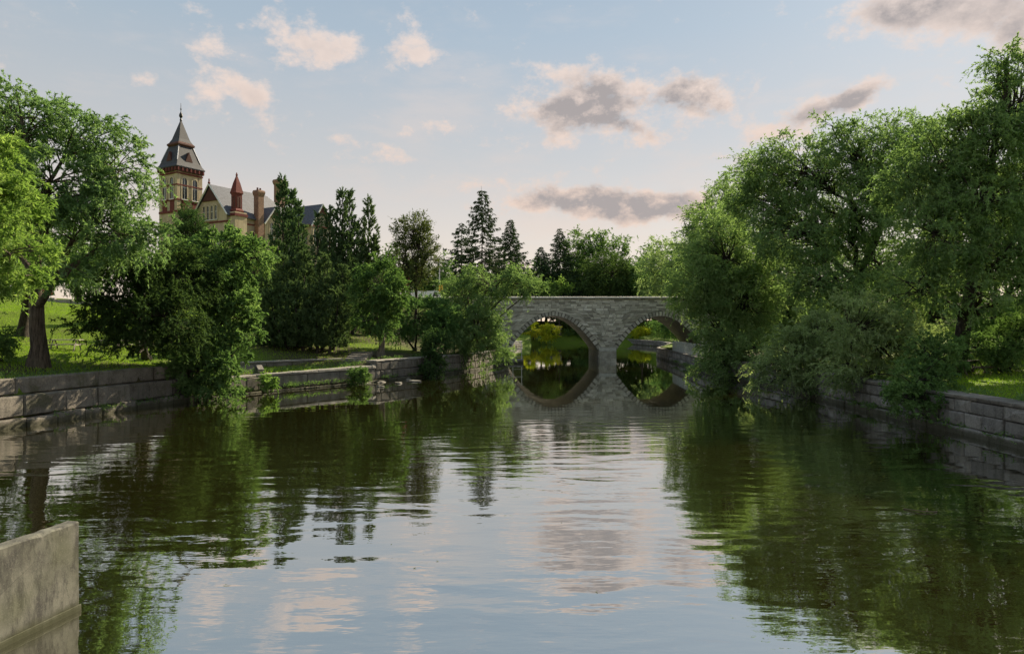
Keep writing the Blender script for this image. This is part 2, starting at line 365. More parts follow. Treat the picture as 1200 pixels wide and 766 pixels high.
def ground_z(x, y):
    x = np.asarray(x, float); y = np.asarray(y, float)
    dl = seg_dist(x, y, LB); dr = seg_dist(x, y, RB); ins = inside(x, y)
    left = dl < dr; d = np.minimum(dl, dr)
    zb = 1.95-.75*smoothstep(38, 42, y)+.35*smoothstep(50, 54, y)
    dd_ = 1.8+2.7*smoothstep(40, 43, y)*(1-smoothstep(54, 57, y))
    zl = zb+.15*np.clip(d-dd_, 0, 24)+.08*np.clip(d-26, 0, 45)*(y > 20)
    emb = 6.7*smoothstep(66, 79, y)*smoothstep(.3, 6, d)*(1-.5*smoothstep(95, 120, y)*(1-smoothstep(4, 16, d)))
    zl = np.maximum(zl, emb)
    zr = 1.45+.05*np.clip(d-1, 0, 40); embr = 6.7*smoothstep(68, 80, y)*smoothstep(3.2, 9, d)
    zr = np.maximum(zr, embr)
    zfar = 1.2+np.clip(d, 0, 20)*.22
    z = np.where(left, zl, zr); z = np.where(y > 160, np.maximum(np.minimum(z, 5.5), zfar), z)
    z = z+.10*lowfreq(x, y)*smoothstep(1.5, 5, d)
    return np.where(ins | (d < .45), -1.5, z)
def gz(x, y): return float(ground_z(np.array([x]), np.array([y]))[0])
def at_ground(px, py, d0=18):
    D = d0
    while D < 300:
        p = at(px, py, D)
        if p[2] <= gz(p[0], p[1]): return p
        D += .2
    return at(px, py, 60)
def lines(a, b, step, far):
    core = list(np.arange(a, b+1e-6, step)); out = []; v = b; s = step
    while v < far: s *= 1.35; v += s; out.append(v)
    lo = []; v = a; s = step
    while v > -far: s *= 1.35; v -= s; lo.append(v)
    return np.array(lo[::-1]+core+out)
xs = lines(-58, 46, .5, 4000); ys = lines(8, 112, .5, 4500)
X, Y = np.meshgrid(xs, ys); Z = ground_z(X.ravel(), Y.ravel())
nx, ny = len(xs), len(ys); ii = (np.arange(ny-1)[:, None]*nx+np.arange(nx-1)[None, :]).ravel()
me = npmesh('ground', np.stack([X.ravel(), Y.ravel(), Z], 1), np.stack([ii, ii+1, ii+nx+1, ii+nx], 1))
EARTH_SHADE = [(-22.3, 31.5, 3.2), (-19, 36, 4.5), (-17.5, 42, 5), (-13.5, 53, 6.5), (-17, 57, 6), (-9.5, 57, 5), (-5, 67, 7), (19.5, 57, 5), (23, 50, 6), (24, 38, 5), (19.5, 43, 4), (26, 60, 8), (-24, 62, 8), (-16, 70, 9)]  # bare earth round the trees, widened to paint their shade into the ground
wt = np.zeros(len(Z), np.float32)
for ex, ey, er in EARTH_SHADE: wt = np.maximum(wt, np.exp(-((X.ravel()-ex)**2+(Y.ravel()-ey)**2)/er**2))
at_ = me.attributes.new('earth_shade', 'FLOAT', 'POINT'); at_.data.foreach_set('value', wt.astype(np.float32))
tag(link('ground', me, 'lawn', smooth=True), 'grassy park banks sloping down to the river', kind='structure')
mb = MB(); mb.add([(-70, -60, 0), (70, -60, 0), (70, 185, 0), (-70, 185, 0)], [(0, 1, 2, 3)])
tag(mb.build('river', 'water'), 'dark green rippled river', kind='structure')

# road over the bridge and the street on the hill
mb = MB(); mb.box((-75, 80.9, 6.6), (60, 89.4, 6.86)); tag(mb.build('road', 'asphalt'), 'asphalt road over the bridge', kind='structure')

# ------------------------------------------------------------------ retaining walls, block by block
def resample(P):
    s = np.concatenate([[0], np.cumsum(np.hypot(*np.diff(P, axis=0).T))]); return s
def along(P, S, s):
    i = int(np.clip(np.searchsorted(S, s)-1, 0, len(P)-2)); t = (s-S[i])/(S[i+1]-S[i]); return P[i]+(P[i+1]-P[i])*t
def s_at_y(P, S, y): return float(np.interp(y, P[:, 1], S))
def block_mesh(L, Dp, H, ch=.03, jit=.02, rnd=random):
    """front face (-Y) chamfered and slightly uneven"""
    x, y, z = L/2, Dp/2, H/2; j = lambda: rnd.uniform(-jit, jit); c = ch
    v = [(-x, y, -z), (x, y, -z), (x, y, z), (-x, y, z), (-x, -y+c+j()*.3, -z), (x, -y+c+j()*.3, -z), (x, -y+c+j()*.3, z), (-x, -y+c, z),
         (-x+c*1.2, -y+j(), -z+c), (x-c*1.2, -y+j(), -z+c), (x-c*1.2, -y+j(), z-c), (-x+c*1.2, -y+j(), z-c), (rnd.uniform(-.3, .3)*x, -y-abs(j())*1.2, rnd.uniform(-.3, .3)*z)]
    f = [(0, 3, 2, 1), (0, 1, 5, 4), (1, 2, 6, 5), (2, 3, 7, 6), (3, 0, 4, 7), (4, 5, 9, 8), (5, 6, 10, 9), (6, 7, 11, 10), (7, 4, 8, 11), (8, 9, 12), (9, 10, 12), (10, 11, 12), (11, 8, 12)]
    me = bpy.data.meshes.new('block'); me.from_pydata(v, [], [q[::-1] for q in f]); me.update()
    bm = bmesh.new(); bm.from_mesh(me); bmesh.ops.recalc_face_normals(bm, faces=bm.faces); bm.to_mesh(me); bm.free()
    return me
def wall(P, side, y0, y1, courses, label, name='retaining_wall'):
    """courses: (name, z0, z1, proud, depth, (lmin,lmax), material, jitter) ; z may be functions of y"""
    S = resample(P); sa, sb = s_at_y(P, S, y0), s_at_y(P, S, y1)
    p0 = along(P, S, sa); root = empty(name, (p0[0], p0[1], 0), label, 'wall')
    for (nm, z0, z1, proud, depth, (la, lb), mat, jit) in courses:
        s = sa
        while s < sb-.15:
            L = min(random.uniform(la, lb), sb-s)
            a, b = along(P, S, s), along(P, S, s+L); t = (b-a)/np.linalg.norm(b-a); Lr = np.linalg.norm(b-a)
            out = np.array([-t[1], t[0]])*side
            zz0 = z0(a[1]) if callable(z0) else z0; zz1 = z1(a[1]) if callable(z1) else z1
            zz0 += random.uniform(-1, 0)*jit*.3; zz1 += random.uniform(-1, 0)*jit*.5
            m_ = (a+b)/2+out*(depth/2-proud-random.uniform(0, jit))
            o = link(nm, block_mesh(Lr-random.uniform(.008, .03), depth, zz1-zz0-.012, min(.05, .12*(zz1-zz0)), .012+jit*.35), mat, root)
            o.location = (m_[0]-p0[0], m_[1]-p0[1], (zz0+zz1)/2); o.rotation_euler = (random.uniform(-1, 1)*jit*.12, random.uniform(-1, 1)*jit*.15, math.atan2(out[1], out[0])-math.pi/2)
            s += L
    return root
wall(LB, 1, 14, 38.6, [('footing_stone', -.9, lambda y: .40+.06*math.sin(y*2.1), .26, 1.1, (.7, 1.7), 'wall_stone', .10),
                     ('stone_block', .42, 1.30, 0, 1.0, (1.1, 2.5), 'wall_stone', .06),
                     ('concrete_tier', 1.31, 2.0, -.42, .8, (3.2, 4.6), 'wall_stone', .01)],
     'tall stepped stone wall below the lawn with the broad brown trunk')
wall(LB, 1, 38.6, 51.5, [('footing_stone', -.9, .14, .22, 1.1, (.6, 1.5), 'wall_stone', .08),
                       ('stone_block', .15, 1.0, 0, 1.0, (1.6, 3.0), 'wall_stone', .03),
                       ('coping_stone', 1.005, lambda y: 1.12+.012*(y-39), .05, 1.0, (1.8, 2.8), 'coping_stone', .008)],
     'low stone wall with pale coping running past the stone steps')
wall(LB, 1, 51.5, 77.6, [('footing_stone', -.9, .2, .25, 1.1, (.5, 1.2), 'wall_stone', .10),
                       ('stone_block', .21, .85, 0, 1.0, (.5, 1.1), 'wall_stone', .05), ('stone_block', .86, 1.5, .01, 1.0, (.5, 1.2), 'wall_stone', .05),
                       ('coping_stone', 1.505, 1.63, .05, 1.05, (1.0, 1.8), 'coping_stone', .01)],
     'rubble stone wall with pale top ending in bushes beside the bridge')
wall(RB, -1, 17, 52, [('footing_stone', -.9, .30, .10, 1.1, (.9, 2.0), 'dark_wall_stone', .06),
                     ('stone_block', .31, .86, 0, 1.0, (.6, 1.9), 'dark_wall_stone', .08), ('stone_block', .87, 1.36, .0, 1.0, (.7, 2.3), 'dark_wall_stone', .08),
                     ('coping_stone', 1.365, 1.52, .04, 1.1, (1.4, 2.4), 'wall_stone', .02)],
     'dark block wall with a strip of bright lawn above it')
wall(RB, -1, 52, 116, [('stone_block', -.9, .55, .05, 1.1, (.8, 1.8), 'dark_wall_stone', .05), ('stone_block', .56, 1.16, 0, 1.0, (.8, 1.9), 'dark_wall_stone', .04),
                     ('coping_stone', 1.165, 1.32, .04, 1.4, (1.2, 2.2), 'wall_stone', .015)],
     'stone quay wall under the metal railing beside the right arch')
wall(LB, 1, 91, 142, [('stone_block', -.9, .5, .05, 1.1, (1., 2.2), 'dark_wall_stone', .05), ('stone_block', .51, 1.2, 0, 1.0, (1., 2.2), 'dark_wall_stone', .05)],
     'dark stone wall on the far side of the bridge seen through the left arch')
# low terrace wall set back behind the coping
TW = np.array([(-19.2, 46.4), (-15.4, 50.6), (-13.0, 52.6)]) + np.array([0., 1.2])
wall(TW, 1, 48.0, 53.6, [('stone_block', .7, 1.55, 0, .6, (1.4, 2.4), 'wall_stone', .02), ('coping_stone', 1.555, 1.68, .04, .66, (1.6, 2.6), 'coping_stone', .008)],
     'short terrace wall set back behind the low coping')

# stone steps
def steps(px0, px1, py, n, rise, tread, label, z0, cheeks=(-1, 1)):
    a = at_ground(px0, py); b = at_ground(px1, py); t = (b-a)[:2]; wdt = np.linalg.norm(t); t /= wdt; out = np.array([-t[1], t[0]])
    root = empty('stone_steps', (*((a+b)/2)[:2], z0), label, 'steps', rz=math.atan2(t[1], t[0]))
    for i in range(n):
        mb = MB(); mb.box((-wdt/2, i*tread, -.4), (wdt/2, (i+1)*tread-.004*i-.006, (i+1)*rise)); mb.build('step', 'step_stone', root)
    for s in cheeks:
        mb = MB(); mb.prism([(-.2, -.4), (n*tread, -.4), (n*tread, n*rise+.1), (n*tread-.3, n*rise+.1), (-.2, .35)], s*(wdt/2+.02) if s > 0 else -(wdt/2+.02)-.35, s*(wdt/2+.02)+.35 if s > 0 else -(wdt/2+.02), 'x')
        mb.build('cheek_wall', 'step_stone', root)
    return root
steps(274, 302, 440, 4, .11, .45, 'small flight of stone steps rising behind the pale coping', 1.1)
steps(394, 420, 430, 7, .13, .8, 'long flight of dark stone steps climbing to the sunlit lawn', 1.15, ())
# end of the concrete wing wall in the near corner
root = empty('wing_wall', (-6.41, 10.1, 0), 'bare weathered concrete wing wall jutting into the water in the near corner', 'wall')
root.rotation_euler = (0, 0, math.atan2(-6.41+6.67, 10.1-8.89)*-1)
mb = MB(); sec = []; rq = random.Random(9); ny_ = 60
for k in range(ny_+1):
    y_ = -9+9*k/ny_; j = lambda q: rq.uniform(-q, q); top = 1.31+j(.005); chip = .012+abs(rq.gauss(0, .006))+(rq.random() < .08)*.022
    sec.append([(-.21, y_, -1), (-.21+j(.003), y_, top-chip), (-.21+chip*1.1, y_, top), (-chip*1.1, y_, top), (j(.003), y_, top-chip), (j(.005), y_, .75), (j(.005), y_, .3), (0, y_, -1)])
n_ = len(sec[0]); mb.add([v for q in sec for v in q], [(k*n_+i, k*n_+(i+1) % n_, (k+1)*n_+(i+1) % n_, (k+1)*n_+i) for k in range(ny_) for i in range(n_)] + [tuple(range(n_)), tuple(ny_*n_+i for i in range(n_))])
mb.build('slab', 'concrete', root)
mb = MB(); mb.prism([(.006, -1), (.018, -1), (.018, .05), (.014, .08), (.006, .09)], -9, .03, 'y'); mb.build('footing', 'concrete', root)

# ------------------------------------------------------------------ bridge
BY = 80.0
BX0, BX1, BTOP = -16.0, 36.0, 7.62
ARCH = [(4.85, 5.25), (17.4, 5.2)]          # centre x, half span
SPR, RISE, RING = 1.35, 4.05, .52
EXPO = 1.95
def intrados(cx, a, u): return np.array([cx+a*u, SPR+RISE*(1-abs(u)**EXPO)])
def arch_normal(a, u):
    n_ = np.array([RISE*EXPO*abs(u)**(EXPO-1)*np.sign(u), a]); return n_/np.linalg.norm(n_)
def arch_z(x):
    for cx, a in ARCH:
        if abs(x-cx) < a: return SPR+RISE*(1-abs((x-cx)/a)**EXPO)
    return None
def half_width(cx, a):
    us = np.linspace(1, 0, 40); e_ = np.array([intrados(0, a, u)+arch_normal(a, u)*RING for u in us])
    zz = np.concatenate([[-5, SPR], e_[:, 1]]); xx = np.concatenate([[a, a], e_[:, 0]])
    return lambda z: float(np.interp(z, zz, xx)) if z < e_[-1, 1] else 0.
HWF = [half_width(*q) for q in ARCH]
broot = empty('stone_bridge', (0, BY, 0), 'grey rubble stone bridge with two round arches over the river', 'bridge')
mb = MB(); xs_ = sorted(set([BX0, BX1] + [cx+a*t for cx, a in ARCH for t in np.linspace(-1, 1, 41)] + [cx+s*(a+1e-4) for cx, a in ARCH for s in (-1, 1)]))
for x0, x1 in zip(xs_[:-1], xs_[1:]):
    xm = (x0+x1)/2; op = arch_z(xm) is not None
    za, zb = ((arch_z(x0) or SPR), (arch_z(x1) or SPR)) if op else (-1.4, -1.4)
    for yy, fl in ((.10, 0), (9.9, 1)):
        q = [(x0, yy, za), (x1, yy, zb), (x1, yy, 6.6), (x0, yy, 6.6)]; mb.add(q, [(0, 1, 2, 3)])
    mb.add([(x0, .1, za), (x1, .1, zb), (x1, 9.9, zb), (x0, 9.9, za)], [(3, 2, 1, 0)])
for cx, a in ARCH:
    for s in (-1, 1):
        x = cx+s*a; mb.add([(x, .1, -1.4), (x, 9.9, -1.4), (x, 9.9, SPR), (x, .1, SPR)], [(0, 1, 2, 3)])
for yy in ((.10, .55), (9.45, 9.9)): mb.box((BX0, yy[0], 6.602), (BX1, yy[1], BTOP-.2))
link('core', mb.mesh('core'), 'bridge_core', broot)
# face stones, cut round the arches
SV = []; SF = []; ztop = BTOP-.18; z = -.9; rs = random.Random(5)
while z < ztop-.05:
    h = min(rs.choice([.16, .19, .22, .25, .30]), ztop-z)
    if ztop-(z+h) < .1: h = ztop-z
    edges = [(BX0, BX0)]
    for (cx, a), hw in zip(ARCH, HWF):
        if hw(z) > 0: edges += [(cx-hw(z), cx-hw(z+h)), (cx+hw(z), cx+hw(z+h))]
    edges.append((BX1, BX1)); spans = list(zip(edges[0::2], edges[1::2]))
    for s0, s1 in spans:
        l0, l1 = s0 if isinstance(s0, tuple) else (s0, s0); r0, r1 = s1 if isinstance(s1, tuple) else (s1, s1)
        if r0-l0 < .06 and r1-l1 < .06: continue
        cuts = [0.0]; W = max(r0-l0, r1-l1)
        while cuts[-1] < W: cuts.append(cuts[-1]+rs.uniform(.28, 1.0))
        cuts = [c/cuts[-1] for c in cuts]
        for c0, c1 in zip(cuts[:-1], cuts[1:]):
            g_ = .017; pr = rs.uniform(-.07, .04)
            xa0, xb0, xa1, xb1 = l0+(r0-l0)*c0+g_, l0+(r0-l0)*c1-g_, l1+(r1-l1)*c0+g_, l1+(r1-l1)*c1-g_
            if xb0-xa0 < .02 and xb1-xa1 < .02: continue
            z0_, z1_ = z+g_*.7, z+h-g_*.7; k = len(SV)
            SV += [(xa0, .13, z0_), (xb0, .13, z0_), (xb1, .13, z1_), (xa1, .13, z1_), (xa0, pr, z0_), (xb0, pr+rs.uniform(-.012, .012), z0_), (xb1, pr+rs.uniform(-.012, .012), z1_), (xa1, pr+rs.uniform(-.012, .012), z1_)]
            SF += [(k, k+1, k+5, k+4), (k+1, k+2, k+6, k+5), (k+2, k+3, k+7, k+6), (k+3, k, k+4, k+7), (k+4, k+5, k+6, k+7)]
    z += h
me = bpy.data.meshes.new('stonework'); me.from_pydata(SV, [], SF); me.update()
tone = me.attributes.new('tone', 'FLOAT', 'FACE'); tone.data.foreach_set('value', np.repeat(np.random.default_rng(3).random(len(SF)//5), 5).astype(np.float32))
m, g = newmat('bridge_rubble'); p = wpos(g); t = g.new('ShaderNodeAttribute', attribute_name='tone').outputs['Fac']
n1 = g.noise(p, .55, 5, .6); n2 = g.noise(p, 9, 5, .65)
c = g.ramp(t, [(0, (.24, .222, .175)), (.3, (.49, .46, .375)), (.7, (.68, .64, .53)), (1, (.82, .785, .67))])
c = g.mix(g.m('MULTIPLY', g.smooth(n1, .45, .72), .55), c, (.31, .295, .245)); c = g.mix(g.m('MULTIPLY', g.smooth(n2, .3, .8), .35), c, (.48, .46, .39))
finish(g, principled(g, c, .9, bump(g, n2, .8, .03)))
tag(link('stonework', me, 'bridge_rubble', broot), kind='stuff')
# voussoirs
NV = 29
for ai, (cx, a) in enumerate(ARCH):
    for i in range(NV):
        u0, u1 = -1+2*i/NV+.010, -1+2*(i+1)/NV-.010; um = (u0+u1)/2
        pr = -.04-random.uniform(0, .06); I = lambda u: tuple(intrados(cx, a, u)+arch_normal(a, u)*.004); E = lambda u: tuple(intrados(cx, a, u)+arch_normal(a, u)*(RING-.02))
        mb = MB(); mb.prism([I(u0), I(um), I(u1), E(u1), E(um), E(u0)], pr, .6, 'y'); mb.build('voussoir', 'voussoir_stone', broot)
# parapet coping
x = BX0
while x < BX1:
    L = random.uniform(1.0, 1.5); mb = MB(); mb.prism([(-.26, 0), (.70, 0), (.68, .17), (.25, .22), (-.24, .17)], x+.008, x+L-.008, 'x')
    o = mb.build('coping_stone', 'parapet_coping', broot); o.location = (0, 0, BTOP-.175+random.uniform(-.008, .008)); x += L
# river pier with stepped footing
for i, (z0_, z1_, e) in enumerate([(-1.2, .42, .42), (.43, .92, .40), (.93, 1.28, .36)]):
    xa, xb = ARCH[0][0]+ARCH[0][1]+.06, ARCH[1][0]-ARCH[1][1]-.06
    n_ = 2 if i % 2 else 3
    for k in range(n_):
        L = (xb-xa)/n_; mb = MB(); mb.box((xa+L*k+.008, -e-.25-.03*k % .05, z0_), (xa+L*(k+1)-.008, .12, z1_)); mb.build('pier_stone', 'voussoir_stone', broot)
mb = MB(); mb.prism([(-.66, 1.285), (.12, 1.285), (.12, 1.75), (-.05, 1.75)], xa, xb, 'x'); mb.build('pier_cap', 'voussoir_stone', broot)

# landing with a white guard rail at the foot of the left arch
root = empty('stone_landing', (.3, 78.2, 0), 'dark stone block landing at the foot of the left arch', 'landing')
link('block', block_mesh(2.0, 1.4, 1.3, .05, .05), 'dark_wall_stone', root, (0, 0, -.2)); link('block', block_mesh(1.5, 1.0, .35, .04, .04), 'dark_wall_stone', root, (-.5, -1.1, -.02))
root = empty('guard_rail', (.55, 77.8, .46), 'small white metal guard rail on the landing by the left arch', 'railing')
for x in (-.45, .55): mb = MB(); mb.box((x-.035, -.035, 0), (x+.035, .035, 2.0)); mb.build('post', 'white_paint_metal', root)
for zz in (.25, 1.15, 1.95): mb = MB(); mb.box((-.6, -.03, zz-.03), (.7, .028, zz+.03)); mb.build('rail', 'white_paint_metal', root)
# walkway railing by the right arch
S = resample(RB); sa, sb = s_at_y(RB, S, 58), s_at_y(RB, S, 81); p0 = along(RB, S, sa)
root = empty('walkway_railing', (p0[0]+.3, p0[1], 1.32), 'grey metal railing with upright bars along the quay by the right arch', 'railing')
s = sa; k = 0; prev = None
while s < sb:
    q = along(RB, S, s)-p0; mb = MB()
    r_ = .045 if k % 6 == 0 else .024; mb.bar((q[0], q[1], 0), (q[0], q[1], 1.2 if k % 6 == 0 else 1.1), r_, 5); mb.build('post' if k % 6 == 0 else 'baluster', 'galvanised', root)
    if k % 6 == 0:
        if prev is not None:
            for zz in (.14, 1.12): mb = MB(); mb.bar((prev[0], prev[1], zz), (q[0], q[1], zz), .028, 5); mb.build('rail', 'galvanised', root)
        prev = q
    s += .3; k += 1
# retaining slab and walls seen through the arches
root = empty('garden_wall', (9.5, 172, -1.2), 'grey slab wall on the slope seen through the left arch', 'wall')
for k in range(3): mb = MB(); mb.box((-1.8+k*1.6, -.2, 4.55-.02*k), (-.22+k*1.6, .2, 5.6)); mb.build('panel', 'dark_wall_stone', root)
wall(RB, -1, 116, 160, [('stone_block', -.6, .5, 0, .9, (1.6, 3), 'dark_wall_stone', .05), ('stone_block', .51, 1.2, -.05, .9, (1.6, 3), 'dark_wall_stone', .05)],
     'dark stone wall along the far water under the yellow bush')
# ------------------------------------------------------------------ trees
def unit(a): return a/np.maximum(1e-9, np.linalg.norm(a, axis=-1, keepdims=True))
class Wood:
    def __init__(s): s.V = []; s.Q = []; s.n = 0
    def tube(s, pts, rad, k=5):
        pts = np.asarray(pts, float); rad = np.asarray(rad, float); n = len(pts)
        t = unit(np.gradient(pts, axis=0)); ref = np.array([0, 0, 1.]) if abs(t[:, 2]).mean() < .8 else np.array([1., .2, 0])
        a = unit(np.cross(t, ref)); b = np.cross(t, a); th = np.linspace(0, 2*math.pi, k, endpoint=False)
        V = pts[:, None]+(a[:, None]*np.cos(th)[None, :, None]+b[:, None]*np.sin(th)[None, :, None])*rad[:, None, None]
        i = (np.arange(n-1)[:, None]*k+np.arange(k)[None]).ravel(); j = (np.arange(n-1)[:, None]*k+((np.arange(k)+1) % k)[None]).ravel()
        s.V.append(V.reshape(-1, 3)); s.Q.append(np.stack([i, j, j+k, i+k], 1)+s.n); s.n += n*k
    def obj(s, name, mat, parent): return link(name, npmesh(name, np.concatenate(s.V), np.concatenate(s.Q)), mat, parent, smooth=True)
def bez(a, c, b, n=6):
    t = np.linspace(0, 1, n)[:, None]; return a*(1-t)**2+2*c*t*(1-t)+b*t*t
def leaf_mesh(name, S, Dr, L, droop, npt, lL, lW, tone, r, spread=.8, flat=.5, tone_j=.16, tri=False):
    """twigs (start S, direction Dr, length L, sag) each carrying npt leaves: folded diamond blades"""
    n = len(S); k = np.repeat(np.arange(n), npt); m = len(k)
    t = r.random(m)**.8; tan = Dr[k]+np.stack([np.zeros(m), np.zeros(m), -2*droop[k]*t], 1); tan = unit(tan)
    P = S[k]+Dr[k]*(L[k]*t)[:, None]; P[:, 2] -= droop[k]*L[k]*t*t
    d = unit(tan+r.normal(size=(m, 3))*spread)
    up = unit(r.normal(size=(m, 3))*(1-flat)+np.array([0, 0, 1.])*flat)
    wv = unit(np.cross(d, up)); nv = np.cross(wv, d)
    sl = (lL*r.uniform(.5, 1.35, m))[:, None]; sw = (lW*r.uniform(.7, 1.25, m))[:, None]*.5
    mid = P+d*sl*.45
    V = np.stack([P, mid+wv*sw+nv*sw*.35, P+d*sl, mid-wv*sw+nv*sw*.35], 1).reshape(-1, 3)
    if tri:
        V = np.stack([P+wv*sw*.95, P-wv*sw*.95, P+d*sl], 1).reshape(-1, 3); me = npmesh(name, V, None, np.arange(m*3).reshape(m, 3))
    else: me = npmesh(name, V, np.arange(m*4).reshape(m, 4))
    a = me.attributes.new('tone', 'FLOAT', 'FACE'); a.data.foreach_set('value', np.clip(tone[k]+r.normal(size=m)*tone_j, 0, 1).astype(np.float32))
    return me
NLEAF = 0
def tree(name, label, base, lobes, D, leaves, trunk_r=.3, leaf='leaf_mid', bark='bark', lL=.16, lW=.065, rc=.9, dens=.55, droop=.35, upb=.25, fork=.35, holes=2,
         shape=.95, cat='tree', group=None, seed=1, lean=None, tone_s=.17, multi=1, spread=.8, twigs=14, flat=.45, stemtop=None, minz=.25):
    """lobes: (px, py, rx, ry[, dD]) in photo pixels at distance D (+dD): solid ellipsoids, as deep as they are wide"""
    global NLEAF
    leaves *= 1.4 if D > 30.5 else 1.15
    r = np.random.default_rng(seed); base = np.asarray(base, float)
    root = empty(name, base, label, cat, group)
    Ls = []
    for lb in lobes:
        dd = D+(lb[4] if len(lb) > 4 else 0); c = at(lb[0], lb[1], dd); Ls.append((c, np.array([lb[2]/F*dd, (lb[2]+lb[3])/2/F*dd*shape, lb[3]/F*dd])))
    top = max(Ls, key=lambda q: q[0][2]+q[1][2]); wood = Wood()
    tops = [top[0]] if multi == 1 else [q[0] for q in sorted(Ls, key=lambda q: -q[0][2])[:multi]]
    leaders = []
    for q, tp in enumerate(tops):
        b0 = base+np.array([r.uniform(-.5, .5)*(multi > 1), r.uniform(-.3, .3)*(multi > 1), 0]); H = tp[2]-b0[2]
        n = 12; t = np.linspace(0, 1, n)[:, None]; mid = b0*.55+tp*.45; mid[:2] = b0[:2]*.75+tp[:2]*.25
        if lean is not None: mid[:2] = b0[:2]+np.array(lean)
        pts = bez(b0, mid, tp, n); pts[1:-1, :2] += np.cumsum(r.normal(size=(n-2, 2))*.022*H, 0)*.35
        pts = np.concatenate([[b0-[0, 0, .5]], [b0+[0, 0, .12]], pts[1:]]); tr = trunk_r/(1 if multi == 1 else 1.2)
        rad = np.concatenate([[tr*1.7, tr*1.35], tr*(1-.82*np.linspace(1/n, 1, n-1)**.9)])
        wood.tube(pts-base, rad, 10); leaders.append((pts, rad))
    S = []; Dr = []; LL = []; DP = []; TN = []
    for c, rad in Ls:
        vol = rad.prod()*4.19; nc = int(max(6, dens*vol/rc**3))
        pts, prad = leaders[int(r.integers(len(leaders)))] if multi > 1 else leaders[0]
        zf = np.clip(.30*pts[0, 2]+.70*(c[2]-rad[2]*.5), base[2]+(pts[-1, 2]-base[2])*fork*.8, base[2]+(pts[-1, 2]-base[2])*.92)
        i = int(np.argmin(abs(pts[:, 2]-zf))); i = max(2, min(i, len(pts)-2)); a = pts[i]
        ctl = a*.45+c*.55; ctl[2] = a[2]*.5+c[2]*.5+.12*np.linalg.norm(c-a)*(1 if c[2] > a[2]-1 else .6); lp = bez(a, ctl, c, 8)
        lp[1:-1] += r.normal(size=(6, 3))*.035*np.linalg.norm(c-a)
        r0 = min(prad[i]*.72, .04+.045*np.linalg.norm(c-a)); wood.tube(lp-base, np.linspace(r0, .035, 8), 6)
        dirs = unit(r.normal(size=(nc, 3))); rr = (.30+.70*r.random(nc)**.55)*r.uniform(.78, 1.10, nc)
        keep = np.ones(nc, bool)
        for h in range(holes):
            hd = unit(r.normal(size=3)); keep &= ~((dirs@hd > .86) & (rr > .45))
        cc = c+dirs*rr[:, None]*rad
        g0 = np.maximum(ground_z(cc[:, 0], cc[:, 1]), 0)+minz; keep &= cc[:, 2] > g0
        cc = cc[keep]; dirs = dirs[keep]; nc = len(cc)
        if not nc: continue
        for q in range(nc):                      # a branchlet out to each sprig
            if q % 2 == 0 or np.linalg.norm(cc[q]-c) > .6*rad.max():
                s = lp[int(r.integers(4, 8))]; ct = s*.5+cc[q]*.5; ct[2] += .15*np.linalg.norm(cc[q]-s)
                wood.tube(bez(s, ct, cc[q]+dirs[q]*.2, 4)-base, np.linspace(.028+.006*np.linalg.norm(cc[q]-s), .008, 4), 3)
        k = np.repeat(np.arange(nc), twigs); m = len(k); rcv = (rc*r.uniform(.6, 1.3, nc))[k]
        tn = np.clip(r.normal(.5, tone_s, nc), 0, 1)[k]
        S.append(cc[k]-base+r.normal(size=(m, 3))*(rcv*.34)[:, None]*np.array([1, 1, .75])); Dr.append(unit(dirs[k]*.75+r.normal(size=(m, 3))*.6+np.array([0, 0, upb])))
        LL.append(rcv*r.uniform(.5, 1.15, m)); DP.append(np.full(m, droop)*r.uniform(.5, 1.5, m)); TN.append(tn)
    S = np.concatenate(S); npt = max(1, int(round(leaves/len(S))))
    wood.obj('trunk', bark, root)
    me = leaf_mesh('crown', S, np.concatenate(Dr), np.concatenate(LL), np.concatenate(DP), npt, lL, lW, np.concatenate(TN), r, spread, flat, tri=D > 30.5)
    NLEAF += len(S)*npt*(1 if D > 30.5 else 2)
    link('crown', me, leaf, root)
    return root
